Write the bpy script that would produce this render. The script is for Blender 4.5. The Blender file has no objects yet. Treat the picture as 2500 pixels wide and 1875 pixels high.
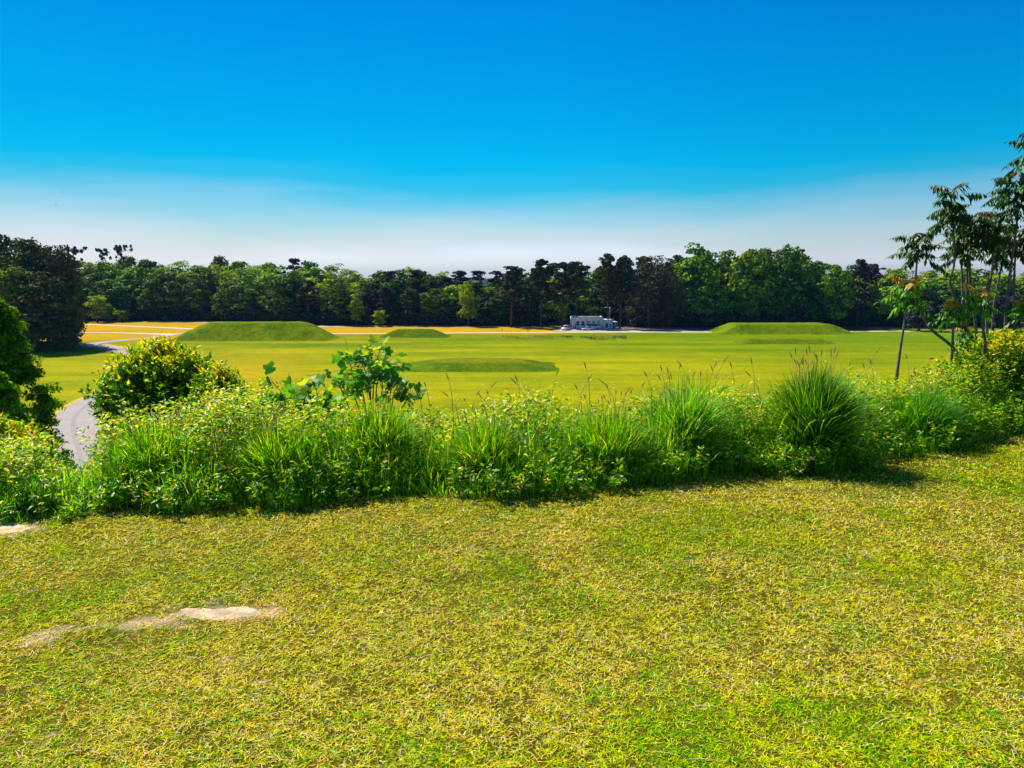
import bpy, math, random
import numpy as np
from mathutils import Vector

# ------------------------------------------------------------------ camera, sky, sun, exposure
PITCH = math.radians(8.36); FPX = 1805.0; EYE = 20.0
sc = bpy.context.scene
cam_d = bpy.data.cameras.new("camera"); cam = bpy.data.objects.new("camera", cam_d)
sc.collection.objects.link(cam); sc.camera = cam
cam.location = (0, 0, EYE); cam.rotation_euler = (math.radians(90) - PITCH, 0, 0)
cam_d.sensor_width = 36.0; cam_d.lens = 36.0 * FPX / 2500.0; cam_d.clip_end = 9000; cam_d.clip_start = 0.05

SUN_EL, SUN_AZ = math.radians(50), math.radians(-52)        # azimuth measured from the view direction, left negative
sun_dir = Vector((math.sin(SUN_AZ) * math.cos(SUN_EL), math.cos(SUN_AZ) * math.cos(SUN_EL), math.sin(SUN_EL)))
w = bpy.data.worlds.new("World"); sc.world = w; w.use_nodes = True
nt = w.node_tree; nt.nodes.clear()
def N(nt, t, **k):
    n = nt.nodes.new(t)
    for a, b in k.items(): setattr(n, a, b)
    return n
sky = N(nt, 'ShaderNodeTexSky', sky_type='NISHITA', sun_disc=False, sun_elevation=SUN_EL, sun_rotation=SUN_AZ % (2 * math.pi))
sky.altitude = 50; sky.air_density = 1.0; sky.dust_density = 0.6; sky.ozone_density = 1.5
tc = N(nt, 'ShaderNodeTexCoord'); sep = N(nt, 'ShaderNodeSeparateXYZ')
nt.links.new(tc.outputs['Generated'], sep.inputs[0])
wn = N(nt, 'ShaderNodeTexNoise'); wn.inputs['Scale'].default_value = 2.2; wn.inputs['Detail'].default_value = 5
wmap = N(nt, 'ShaderNodeMapping'); wmap.inputs['Scale'].default_value = (1, 1, 7)
nt.links.new(tc.outputs['Generated'], wmap.inputs[0]); nt.links.new(wmap.outputs[0], wn.inputs['Vector'])
wa = N(nt, 'ShaderNodeMath', operation='MULTIPLY_ADD'); wa.inputs[1].default_value = 0.085; wa.inputs[2].default_value = -0.0425
nt.links.new(wn.outputs['Fac'], wa.inputs[0])
wadd = N(nt, 'ShaderNodeMath', operation='ADD'); nt.links.new(sep.outputs['Z'], wadd.inputs[0]); nt.links.new(wa.outputs[0], wadd.inputs[1])
mr = N(nt, 'ShaderNodeMapRange'); mr.inputs['From Min'].default_value = 0.0; mr.inputs['From Max'].default_value = 0.8
nt.links.new(wadd.outputs[0], mr.inputs['Value'])
ramp = N(nt, 'ShaderNodeValToRGB'); nt.links.new(mr.outputs[0], ramp.inputs[0])
# clarity of the air by height above the horizon (multiplies the physical sky); halved here, doubled below
SKYTINT = [(0.0, (0.5, 0.5, 0.5)), (1.0, (0.5, 0.5, 0.5))]
#SKYTINT_BEGIN
SKYTINT = [(0.0, (0.4924, 0.5695, 0.7587)), (0.0218, (0.4924, 0.5524, 0.7587)), (0.0487, (0.4289, 0.4594, 0.5852)), (0.0753, (0.3468, 0.4307, 0.5126)), (0.1147, (0.1714, 0.3897, 0.4925)), (0.147, (0.0308, 0.3618, 0.4842)), (0.1788, (0.002, 0.3574, 0.5084)), (0.2405, (0.0, 0.3389, 0.5147)), (0.328, (0.0, 0.3156, 0.5334)), (0.4088, (0.0, 0.2891, 0.5554)), (0.62, (0.05, 0.2233, 0.477)), (1.0, (0.12, 0.2576, 0.477))]
#SKYTINT_END
while len(ramp.color_ramp.elements) > 1: ramp.color_ramp.elements.remove(ramp.color_ramp.elements[-1])
for i, (p, c) in enumerate(SKYTINT):
    e = ramp.color_ramp.elements[0] if i == 0 else ramp.color_ramp.elements.new(p)
    e.position = p; e.color = (*c, 1)
mul = N(nt, 'ShaderNodeVectorMath', operation='MULTIPLY')
nt.links.new(sky.outputs[0], mul.inputs[0]); nt.links.new(ramp.outputs[0], mul.inputs[1])
scl = N(nt, 'ShaderNodeVectorMath', operation='SCALE'); 
xr = N(nt, 'ShaderNodeMapRange'); nt.links.new(sep.outputs['X'], xr.inputs['Value'])      # thicker air on the sun side
for k_, v_ in (('From Min', -.6), ('From Max', .05), ('To Min', 1.36), ('To Max', 1.8)): xr.inputs[k_].default_value = v_
nt.links.new(xr.outputs[0], scl.inputs['Scale'])
nt.links.new(mul.outputs[0], scl.inputs[0])
bg = N(nt, 'ShaderNodeBackground'); bg.inputs['Strength'].default_value = 0.1
nt.links.new(scl.outputs[0], bg.inputs[0])
wo = N(nt, 'ShaderNodeOutputWorld'); nt.links.new(bg.outputs[0], wo.inputs[0])

sl = bpy.data.lights.new("sun", 'SUN'); sl.energy = 5.0; sl.angle = math.radians(0.5); sl.color = (1.0, 0.93, 0.80)
so = bpy.data.objects.new("sun", sl); sc.collection.objects.link(so)
so.rotation_euler = sun_dir.to_track_quat('Z', 'Y').to_euler()
sc.view_settings.view_transform = 'Standard'; sc.view_settings.look = 'None'
sc.view_settings.exposure = 0.5; sc.view_settings.gamma = 1.0
sc.cycles.max_bounces = 5; sc.cycles.diffuse_bounces = 3; sc.cycles.transmission_bounces = 3; sc.cycles.transparent_max_bounces = 4
sc.cycles.caustics_reflective = False; sc.cycles.caustics_refractive = False

# ------------------------------------------------------------------ helpers
rng = np.random.default_rng(7); random.seed(7)
COL = sc.collection
cp, sp = math.cos(PITCH), math.sin(PITCH)
def at_z(px, py, z=0.0):
    a, b = (px - 1250) / FPX, (937.5 - py) / FPX
    d = np.array([a, cp + b * sp, -sp + b * cp]); t = (z - EYE) / d[2]
    return np.array([0, 0, EYE]) + d * t
def at_y(px, py, Y):
    a, b = (px - 1250) / FPX, (937.5 - py) / FPX
    d = np.array([a, cp + b * sp, -sp + b * cp]); return np.array([0, 0, EYE]) + d * (Y / d[1])
def zrow(Y, py): return EYE + Y * np.tan(np.arctan((937.5 - py) / FPX) - PITCH)
def project(P):
    P = np.asarray(P, float); dz = P[..., 2] - EYE
    dep = P[..., 1] * cp - dz * sp; up = P[..., 1] * sp + dz * cp
    return 1250 + FPX * P[..., 0] / dep, 937.5 - FPX * up / dep
def ip(x, table): t = np.array(table, float); return np.interp(x, t[:, 0], t[:, 1])

def vnoise(x, y, seed=0):
    xi = np.floor(x).astype(np.int64); yi = np.floor(y).astype(np.int64); fx = x - xi; fy = y - yi
    fx = fx * fx * (3 - 2 * fx); fy = fy * fy * (3 - 2 * fy)
    def h(a, b):
        n = (a * 374761393 + b * 668265263 + seed * 974634777) & 0xffffffff
        n = ((n ^ (n >> 13)) * 1274126177) & 0xffffffff
        return ((n ^ (n >> 16)) & 0xffff) / 65535.0
    return (h(xi, yi) * (1 - fx) + h(xi + 1, yi) * fx) * (1 - fy) + (h(xi, yi + 1) * (1 - fx) + h(xi + 1, yi + 1) * fx) * fy
def fbm(x, y, seed=0, o=4):
    s = 0; a = 0.5; t = 0
    for i in range(o): s = s + a * vnoise(x * 2 ** i, y * 2 ** i, seed + i); t += a; a *= .5
    return s / t

def mesh(name, V, F, cols=None, smooth=False):
    """V (n,3); F list of integer arrays, each (m,k)"""
    me = bpy.data.meshes.new(name); V = np.asarray(V, np.float32)
    if isinstance(F, np.ndarray): F = [F]
    F = [np.asarray(f, np.int32) for f in F if len(f)]
    me.vertices.add(len(V)); me.vertices.foreach_set('co', V.ravel())
    nl = sum(f.size for f in F); me.loops.add(nl)
    me.loops.foreach_set('vertex_index', np.concatenate([f.ravel() for f in F]))
    tot = np.concatenate([np.full(len(f), f.shape[1], np.int32) for f in F])
    st = np.concatenate([[0], np.cumsum(tot)[:-1]]).astype(np.int32)
    me.polygons.add(len(tot)); me.polygons.foreach_set('loop_start', st); me.polygons.foreach_set('loop_total', tot)
    if smooth: me.polygons.foreach_set('use_smooth', np.ones(len(tot), bool))
    me.update(calc_edges=True)
    if cols is not None:
        a = me.color_attributes.new('Col', 'FLOAT_COLOR', 'POINT')
        c = np.ones((len(V), 4), np.float32); c[:, :3] = cols; a.data.foreach_set('color', c.ravel())
    return me
def obj(name, me, mat, parent=None, loc=None):
    if mat is not None and not me.materials: me.materials.append(mat)
    o = bpy.data.objects.new(name, me); COL.objects.link(o)
    if parent is not None: o.parent = parent
    if loc is not None: o.location = loc
    return o
def thing(name, label, cat, loc=(0, 0, 0), rz=0.0, group=None):
    o = bpy.data.objects.new(name, None); COL.objects.link(o); o.location = loc; o.rotation_euler = (0, 0, rz)
    o.empty_display_size = 0.1
    return tag(o, label, cat, group)
def tag(o, label=None, cat=None, group=None, kind=None):
    if label: o['label'] = label
    if cat: o['category'] = cat
    if group: o['group'] = group
    if kind: o['kind'] = kind
    return o
def struct(o, label=None, cat=None): return tag(o, label, cat, kind='structure')
def dup(root, name=None):
    r = root.copy(); COL.objects.link(r)
    for ch in root.children:
        c = ch.copy(); COL.objects.link(c); c.parent = r
        for g in ch.children:
            d = g.copy(); COL.objects.link(d); d.parent = c
    return r

class MB:
    """collects boxes, tubes and profiles into ONE mesh"""
    def __init__(s): s.V = []; s.F = {}; s.n = 0
    def add(s, V, F):
        V = np.asarray(V, float)
        for f in F: s.F.setdefault(len(f), []).append([i + s.n for i in f])
        s.V.append(V); s.n += len(V); return s
    def box(s, a, b):
        (x0, y0, z0), (x1, y1, z1) = a, b
        return s.add([(x0,y0,z0),(x1,y0,z0),(x1,y1,z0),(x0,y1,z0),(x0,y0,z1),(x1,y0,z1),(x1,y1,z1),(x0,y1,z1)],
                     [(0,3,2,1),(4,5,6,7),(0,1,5,4),(1,2,6,5),(2,3,7,6),(3,0,4,7)])
    def tube(s, P, R, n=6, cap=True):
        P = [Vector(p) for p in P]; m = len(P)
        R = [float(x) for x in R] if hasattr(R, "__len__") else [float(R)] * m
        V = []
        for i, p in enumerate(P):
            d = (P[min(i + 1, m - 1)] - P[max(i - 1, 0)]).normalized()
            a = d.cross(Vector((0.31, 0.95, 0.05))).normalized(); b = d.cross(a)
            V += [p + R[i] * (math.cos(2 * math.pi * k / n) * a + math.sin(2 * math.pi * k / n) * b) for k in range(n)]
        F = [(i * n + k, i * n + (k + 1) % n, (i + 1) * n + (k + 1) % n, (i + 1) * n + k) for i in range(m - 1) for k in range(n)]
        if cap: F += [tuple(range(n))[::-1], tuple((m - 1) * n + k for k in range(n))]
        return s.add(V, F)
    def prism(s, prof, y0, y1, axis='y'):
        n = len(prof); V = []
        for y in (y0, y1):
            for (a, b) in prof: V.append((a, y, b) if axis == 'y' else (y, a, b))
        F = [(i, (i + 1) % n, n + (i + 1) % n, n + i) for i in range(n)] + [tuple(range(n))[::-1], tuple(range(n, 2 * n))]
        return s.add(V, F)
    def cyl(s, c, r, y0, y1, n=16):
        return s.prism([(c[0] + r * math.cos(2 * math.pi * k / n), c[1] + r * math.sin(2 * math.pi * k / n)) for k in range(n)], y0, y1)
    def mesh(s, name, smooth=False): return mesh(name, np.concatenate(s.V), [np.array(f) for f in s.F.values()], smooth=smooth)
    def build(s, name, mat, parent=None, smooth=False): return obj(name, s.mesh(name, smooth), mat, parent)

# ------------------------------------------------------------------ materials
def new_mat(name):
    m = bpy.data.materials.new(name); m.use_nodes = True; m.node_tree.nodes.clear()
    return m, m.node_tree
def mat_plain(name, col, rough=0.6, metal=0.0, noise=0.15, scale=3.0, spec=0.4, bump=0.0, coat=0.0):
    m, t = new_mat(name)
    b = N(t, 'ShaderNodeBsdfPrincipled'); o = N(t, 'ShaderNodeOutputMaterial'); t.links.new(b.outputs[0], o.inputs[0])
    tcn = N(t, 'ShaderNodeTexCoord'); n = N(t, 'ShaderNodeTexNoise'); n.inputs['Scale'].default_value = scale; n.inputs['Detail'].default_value = 6
    t.links.new(tcn.outputs['Object'], n.inputs['Vector'])
    r = N(t, 'ShaderNodeValToRGB'); t.links.new(n.outputs['Fac'], r.inputs[0])
    r.color_ramp.elements[0].position = .3; r.color_ramp.elements[1].position = .7
    r.color_ramp.elements[0].color = (*[c * (1 - noise) for c in col], 1); r.color_ramp.elements[1].color = (*[min(1, c * (1 + noise)) for c in col], 1)
    t.links.new(r.outputs[0], b.inputs['Base Color'])
    b.inputs['Roughness'].default_value = rough; b.inputs['Metallic'].default_value = metal
    b.inputs['Specular IOR Level'].default_value = spec; b.inputs['Coat Weight'].default_value = coat
    if bump:
        bp = N(t, 'ShaderNodeBump'); bp.inputs['Strength'].default_value = bump; bp.inputs['Distance'].default_value = .02
        t.links.new(n.outputs['Fac'], bp.inputs['Height']); t.links.new(bp.outputs[0], b.inputs['Normal'])
    return m
def mat_leaf(name, trans=0.45, rough=0.45, spec=0.35, objvar=0.0, tint=(1.25, 1.1, 0.5)):
    """reads the per-leaf colour attribute; light shines through the blades"""
    m, t = new_mat(name); L = t.links
    a = N(t, 'ShaderNodeAttribute', attribute_name='Col'); c = a.outputs['Color']
    if objvar:
        oi = N(t, 'ShaderNodeObjectInfo'); hs = N(t, 'ShaderNodeHueSaturation')
        m1 = N(t, 'ShaderNodeMapRange'); m1.inputs['To Min'].default_value = 0.5 - 0.035 * objvar; m1.inputs['To Max'].default_value = 0.5 + 0.02 * objvar
        L.new(oi.outputs['Random'], m1.inputs['Value']); L.new(m1.outputs[0], hs.inputs['Hue'])
        mm = N(t, 'ShaderNodeMath', operation='MULTIPLY'); mm.inputs[1].default_value = 7.31; L.new(oi.outputs['Random'], mm.inputs[0])
        fr = N(t, 'ShaderNodeMath', operation='FRACT'); L.new(mm.outputs[0], fr.inputs[0])
        m2 = N(t, 'ShaderNodeMapRange'); m2.inputs['To Min'].default_value = 1 - 0.35 * objvar; m2.inputs['To Max'].default_value = 1 + 0.4 * objvar
        L.new(fr.outputs[0], m2.inputs['Value']); L.new(m2.outputs[0], hs.inputs['Value'])
        L.new(c, hs.inputs['Color']); c = hs.outputs[0]
    b = N(t, 'ShaderNodeBsdfPrincipled'); b.inputs['Roughness'].default_value = rough; b.inputs['Specular IOR Level'].default_value = spec
    L.new(c, b.inputs['Base Color'])
    vm = N(t, 'ShaderNodeVectorMath', operation='MULTIPLY'); vm.inputs[1].default_value = tint; L.new(c, vm.inputs[0])
    tr = N(t, 'ShaderNodeBsdfTranslucent'); L.new(vm.outputs[0], tr.inputs['Color'])
    mx = N(t, 'ShaderNodeMixShader'); mx.inputs[0].default_value = trans
    L.new(b.outputs[0], mx.inputs[1]); L.new(tr.outputs[0], mx.inputs[2])
    o = N(t, 'ShaderNodeOutputMaterial'); L.new(mx.outputs[0], o.inputs[0]); return m
def mat_ground(name, scales=((0.35, .25), (3.0, .3), (25.0, .45)), rough=0.9, bump=0.5, bdist=0.1, bscale=8.0):
    """vertex-zone colour varied by several sizes of noise"""
    m, t = new_mat(name); L = t.links
    a = N(t, 'ShaderNodeAttribute', attribute_name='Col'); c = a.outputs['Color']
    g = N(t, 'ShaderNodeNewGeometry')
    for i, (s, k) in enumerate(scales):
        n = N(t, 'ShaderNodeTexNoise'); n.inputs['Scale'].default_value = s; n.inputs['Detail'].default_value = 5; n.inputs['Roughness'].default_value = .65
        L.new(g.outputs['Position'], n.inputs['Vector'])
        r = N(t, 'ShaderNodeMapRange'); r.inputs['From Min'].default_value = .3; r.inputs['From Max'].default_value = .7
        r.inputs['To Min'].default_value = 1 - k; r.inputs['To Max'].default_value = 1 + k; L.new(n.outputs['Fac'], r.inputs['Value'])
        cc = N(t, 'ShaderNodeCombineXYZ')
        # red swings more than green: drier and greener patches
        p = N(t, 'ShaderNodeMath', operation='POWER'); p.inputs[1].default_value = 1.25 if i < 2 else 1.0; L.new(r.outputs[0], p.inputs[0])
        q = N(t, 'ShaderNodeMath', operation='POWER'); q.inputs[1].default_value = 0.65 if i < 2 else 1.0; L.new(r.outputs[0], q.inputs[0])
        L.new(p.outputs[0], cc.inputs[0]); L.new(q.outputs[0], cc.inputs[1]); L.new(r.outputs[0], cc.inputs[2])
        v = N(t, 'ShaderNodeVectorMath', operation='MULTIPLY'); L.new(c, v.inputs[0]); L.new(cc.outputs[0], v.inputs[1]); c = v.outputs[0]
    b = N(t, 'ShaderNodeBsdfPrincipled'); b.inputs['Roughness'].default_value = rough; b.inputs['Specular IOR Level'].default_value = .02
    L.new(c, b.inputs['Base Color'])
    n = N(t, 'ShaderNodeTexNoise'); n.inputs['Scale'].default_value = bscale; n.inputs['Detail'].default_value = 6; n.inputs['Roughness'].default_value = .7
    L.new(g.outputs['Position'], n.inputs['Vector'])
    bp = N(t, 'ShaderNodeBump'); bp.inputs['Strength'].default_value = bump; bp.inputs['Distance'].default_value = bdist
    L.new(n.outputs['Fac'], bp.inputs['Height']); L.new(bp.outputs[0], b.inputs['Normal'])
    o = N(t, 'ShaderNodeOutputMaterial'); L.new(b.outputs[0], o.inputs[0]); return m

M_field = mat_ground('field_grass', ((0.05, .14), (0.35, .16), (2.2, .25)), bump=.6, bdist=.3, bscale=2.5)
M_moundg = mat_ground('mound_grass', ((0.15, .2), (0.9, .35), (3.5, .4)), bump=1.0, bdist=.35, bscale=1.6)
M_lawn = mat_ground('lawn_soil', ((1.2, .25), (9.0, .35), (90.0, .5)), bump=.9, bdist=.02, bscale=120)
M_slope = M_lawn
M_sand = mat_plain('sandy_soil', (.62, .46, .30), .95, noise=.35, scale=14, spec=.05, bump=1.0)
M_asphalt = mat_plain('pale_asphalt', (.37, .32, .30), .9, noise=.08, scale=.4, spec=.15)
M_asphalt_worn = mat_plain('worn_asphalt', (.32, .275, .26), .9, noise=.1, scale=.6, spec=.15)
M_gravel = mat_plain('pale_gravel', (.66, .52, .42), .95, noise=.12, scale=.3, spec=.1)
M_pave = mat_plain('car_park_paving', (.46, .36, .32), .95, noise=.2, scale=.15, spec=.1)
M_blade = mat_leaf('lawn_blades', .35, .7, .04, tint=(1.1, 1.05, .4))
M_tall = mat_leaf('tall_grass_blades', .58, .42, .4, tint=(1.35, 1.3, .2))
M_weed = mat_leaf('weed_leaves', .5, .4, .45, tint=(1.3, 1.15, .35))
M_tulip = mat_leaf('sapling_leaves', .45, .5, .3, tint=(1.5, 1.5, .4))
M_sumac = mat_leaf('sumac_leaves', .22, .45, .25, tint=(1.1, 1.3, .3))
M_far = mat_leaf('far_leaves', .10, .7, .12, objvar=.8, tint=(1.2, 1.2, .3))
M_farpine = mat_leaf('far_needles', .08, .8, .1, objvar=.6, tint=(1.1, 1.1, .5))
M_farlime = mat_leaf('bright_far_leaves', .35, .7, .12, objvar=.25, tint=(1.2, 1.2, .2))
M_near_tree = mat_leaf('slope_tree_leaves', .35, .6, .1, tint=(1.3, 1.3, .3))
M_bark = mat_plain('dark_bark', (.075, .058, .05), .95, noise=.4, scale=2)
M_barkpale = mat_plain('pale_bark', (.2, .17, .14), .95, noise=.3, scale=2)
M_stem = mat_plain('brown_stem', (.16, .10, .06), .8, noise=.3, scale=20)
M_sstem = mat_plain('grey_stem', (.13, .105, .085), .7, noise=.45, scale=25)
M_stalk = mat_plain('seed_stalk_brown', (.30, .19, .07), .8, noise=.4, scale=30)
M_white = mat_plain('white_render', (.84, .74, .69), .8, noise=.08, scale=.7)
M_trim = mat_plain('white_trim', (.78, .77, .78), .7, noise=.05, scale=1)
M_frame = mat_plain('window_frame', (.62, .60, .62), .6, noise=.05)
M_blind = mat_plain('closed_blind', (.46, .40, .42), .8, noise=.1)
M_roof = mat_plain('roof_felt', (.30, .29, .30), .9, noise=.15, scale=.6)
M_dark = mat_plain('dark_steel', (.06, .06, .07), .6, noise=.2)
M_glass = mat_plain('dark_glass', (.02, .03, .045), .08, noise=.1, spec=.8)
M_carwhite = mat_plain('white_car_paint', (.80, .80, .80), .3, noise=.02, coat=.6)
M_cardark = mat_plain('dark_car_paint', (.03, .035, .05), .3, noise=.1, coat=.6)
M_tyre = mat_plain('tyre_rubber', (.02, .02, .02), .85)
M_rim = mat_plain('alloy_rim', (.45, .45, .47), .35, metal=.7)
M_lamp = mat_plain('clear_lamp', (.75, .75, .72), .15, noise=.03)
M_pale = mat_plain('galvanised_pole', (.55, .56, .58), .5, metal=.3)
M_bird = mat_plain('dark_feathers', (.03, .03, .03), .8)

# ------------------------------------------------------------------ the plain
C_GREEN = np.array([.12, .21, .001]); C_YEL = np.array([.335, .325, .0005]); C_DRY = np.array([.52, .30, .006]); C_DRYGRN = np.array([.34, .33, .01])
def smooth(a, b, x): t = np.clip((x - a) / (b - a), 0, 1); return t * t * (3 - 2 * t)
def plain_grid():
    def axis(lo, hi, f0, f1, step, big):
        mid = np.arange(f0, f1 + step, step); a = f0; L = []
        s = step
        while a > lo: s *= big; a -= s; L.append(a)
        R = []; a = mid[-1]; s = step
        while a < hi: s *= big; a += s; R.append(a)
        return np.concatenate([L[::-1], mid, R])
    xs = axis(-3500, 3500, -190, 200, 1.5, 1.35); ys = axis(-3000, 4500, 60, 345, 1.2, 1.35)
    X, Y = np.meshgrid(xs, ys); X = X.ravel(); Y = Y.ravel(); Z = np.zeros_like(X)
    vis = (Y > 25)
    P = np.stack([X, np.where(vis, Y, 60), Z], 1); px, py = project(P)
    nz = fbm(X / 22, Y / 22, 3); n2 = fbm(X / 60, Y / 9, 9)
    # yellow near, greener band round the mounds, dry strips by the far roads
    f_yel = np.clip(.18 + smooth(836, 885, py + 40 * (nz - .5)) * .62 + 1.5 * (n2 - .48), 0, 1)
    right = smooth(1550, 2000, px); f_yel = f_yel * (1 - .35 * right)
    f_yel = np.where(vis, f_yel, .6)
    col = C_GREEN[None] * (1 - f_yel[:, None]) + C_YEL[None] * f_yel[:, None]
    st = fbm(X / 14, Y / 1.6, 19); col = col * (1 - .22 * np.clip((st - .54) * 4, 0, 1) * (n2 > .3))[:, None]
    k = (1 - smooth(811, 820, py + 4 * (nz - .5))) * (1 - smooth(1300, 1450, px)) * (1 - .0)
    left = (1 - smooth(425, 470, px)) * (1 - smooth(826, 842, py)) ; k = np.maximum(k, left * .9)
    k = np.maximum(k, .4 * (1 - smooth(818, 836, py)) * (1 - smooth(300, 1800, px)))
    edge = np.exp(-((py - 835) / 3.) ** 2) * (px > 430) * (px < 1000) * .35; k = np.maximum(k, edge)
    # drier verge by the near bend of the road and in the wedge right of the bush
    d = np.exp(-(((px - 620) / 120) ** 2 + ((py - 905) / 40) ** 2)) * .55; k = np.maximum(k, d)
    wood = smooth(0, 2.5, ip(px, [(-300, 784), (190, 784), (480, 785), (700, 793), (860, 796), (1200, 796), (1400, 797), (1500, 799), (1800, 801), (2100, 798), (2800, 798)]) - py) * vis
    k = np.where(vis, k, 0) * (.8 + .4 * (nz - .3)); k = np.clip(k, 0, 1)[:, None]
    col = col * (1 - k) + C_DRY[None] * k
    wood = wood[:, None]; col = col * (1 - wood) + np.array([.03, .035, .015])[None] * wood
    nx, ny = len(xs), len(ys)
    i = np.arange(nx * ny).reshape(ny, nx); F = np.stack([i[:-1, :-1], i[:-1, 1:], i[1:, 1:], i[1:, :-1]], -1).reshape(-1, 4)
    return mesh('ground', np.stack([X, Y, Z], 1), F, col)
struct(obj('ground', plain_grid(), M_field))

# ------------------------------------------------------------------ roads
def catmull(P, n=10):
    P = np.array(P, float); Q = np.vstack([2 * P[0] - P[1], P, 2 * P[-1] - P[-2]]); out = []
    for i in range(1, len(Q) - 2):
        for t in np.linspace(0, 1, n, endpoint=False):
            a, b, c, d = Q[i - 1], Q[i], Q[i + 1], Q[i + 2]
            out.append(.5 * ((2 * b) + (-a + c) * t + (2 * a - 5 * b + 4 * c - d) * t * t + (-a + 3 * b - 3 * c + d) * t ** 3))
    out.append(P[-1]); return np.array(out)
def ribbon(name, pts, width, z, mat, off=0.0):
    P = catmull(pts); T = np.gradient(P, axis=0); T /= np.linalg.norm(T, axis=1)[:, None]; Nn = np.stack([-T[:, 1], T[:, 0]], 1)
    wd = np.broadcast_to(width, (len(P),)) if not hasattr(width, '__len__') else np.interp(np.linspace(0, 1, len(P)), np.linspace(0, 1, len(width)), width)
    jit = 1 + .05 * (fbm(np.arange(len(P)) * .3, np.zeros(len(P)), 5) - .5)
    A = P + Nn * (off + wd / 2 * jit)[:, None]; B = P + Nn * (off - wd / 2 * jit)[:, None]
    n = len(P); V = np.zeros((2 * n, 3)); V[:n, :2] = A; V[n:, :2] = B; V[:, 2] = z
    i = np.arange(n - 1); F = np.stack([i, n + i, n + i + 1, i + 1], 1)
    return obj(name, mesh(name, V, F), mat)
g2 = lambda L: [at_z(x, y)[:2] for x, y in L]
# sunken winding road: near bend, behind the bush, up to the fork
road_pts = g2([(262, 1250), (236, 1165), (205, 1090), (182, 1030), (212, 985), (290, 945), (400, 905), (395, 881), (330, 862), (262, 848), (222, 842)])
bend = [(262, 1290), (226, 1180), (198, 1100), (183, 1040), (203, 1000), (262, 966), (350, 935), (415, 905), (398, 882), (330, 862), (262, 848), (228, 842)]
struct(ribbon('road_verge', g2(bend), 7.2, .02, mat_plain('road_verge_soil', (.50, .36, .05), .95, noise=.3, scale=.8)))
struct(ribbon('road', g2(bend), 5.6, .045, M_asphalt))
struct(ribbon('road_seam', g2(bend), .5, .06, M_asphalt_worn, off=.25))
struct(ribbon('fork_road', g2([(205, 846), (228, 839), (300, 831), (380, 824), (430, 816), (520, 812)]), 5.0, .05, M_asphalt))
struct(ribbon('side_path', g2([(170, 812), (260, 812.5), (330, 814), (395, 816), (425, 817)]), [2.2, 2.5, 4.5, 7], .055, M_gravel))
struct(ribbon('far_path', g2([(150, 791), (260, 794), (350, 798), (440, 802), (560, 808), (640, 813), (760, 815), (1000, 814), (1250, 812), (1400, 811.5), (1600, 811), (1800, 811), (2100, 809), (2300, 809), (2600, 809)]),
              3.4, .05, M_gravel))
struct(ribbon('wood_edge_road', g2([(150, 784), (300, 785.5), (470, 786), (700, 793), (800, 797), (950, 796), (1100, 797), (1330, 798), (1420, 802)]), 4.0, .05, M_gravel))
struct(ribbon('far_lane', g2([(2080, 799), (2200, 800), (2400, 801), (2600, 801)]), 2.2, .05, M_asphalt))
# car park in front of the white building
def patch(name, pts, z, mat, thick=0.0):
    P = catmull(pts + [pts[0]], 8)[:-1]; V = np.zeros((len(P), 3)); V[:, :2] = P; V[:, 2] = z
    c = V.mean(0); V = np.vstack([V, c + (0, 0, thick)]); n = len(P)
    F = np.array([(i, (i + 1) % n, n) for i in range(n)]); return obj(name, mesh(name, V, F), mat)
struct(patch('car_park', g2([(1345, 806), (1365, 801.5), (1400, 801), (1450, 800.5), (1520, 800), (1600, 803), (1700, 806), (1790, 809.5), (1600, 811), (1400, 811)]), .035, M_pave))
struct(patch('wood_edge_soil', g2([(1480, 800), (1620, 798), (1800, 800), (1790, 805), (1650, 804), (1540, 803)]), .07, mat_plain('dark_brown_soil', (.10, .08, .06), .95, noise=.5, scale=.3)))  # dark brown soil strip along the foot of the wood
struct(patch('dark_flat_patch', g2([(2046, 806.5), (2060, 804), (2100, 804.5), (2142, 805.5), (2120, 808), (2080, 808.5)]), .08, mat_plain('near_black_matte', (.018, .02, .02), .95, noise=.3, scale=.3)))  # flat, almost black patch laid on the ground beside the right mound

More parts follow.
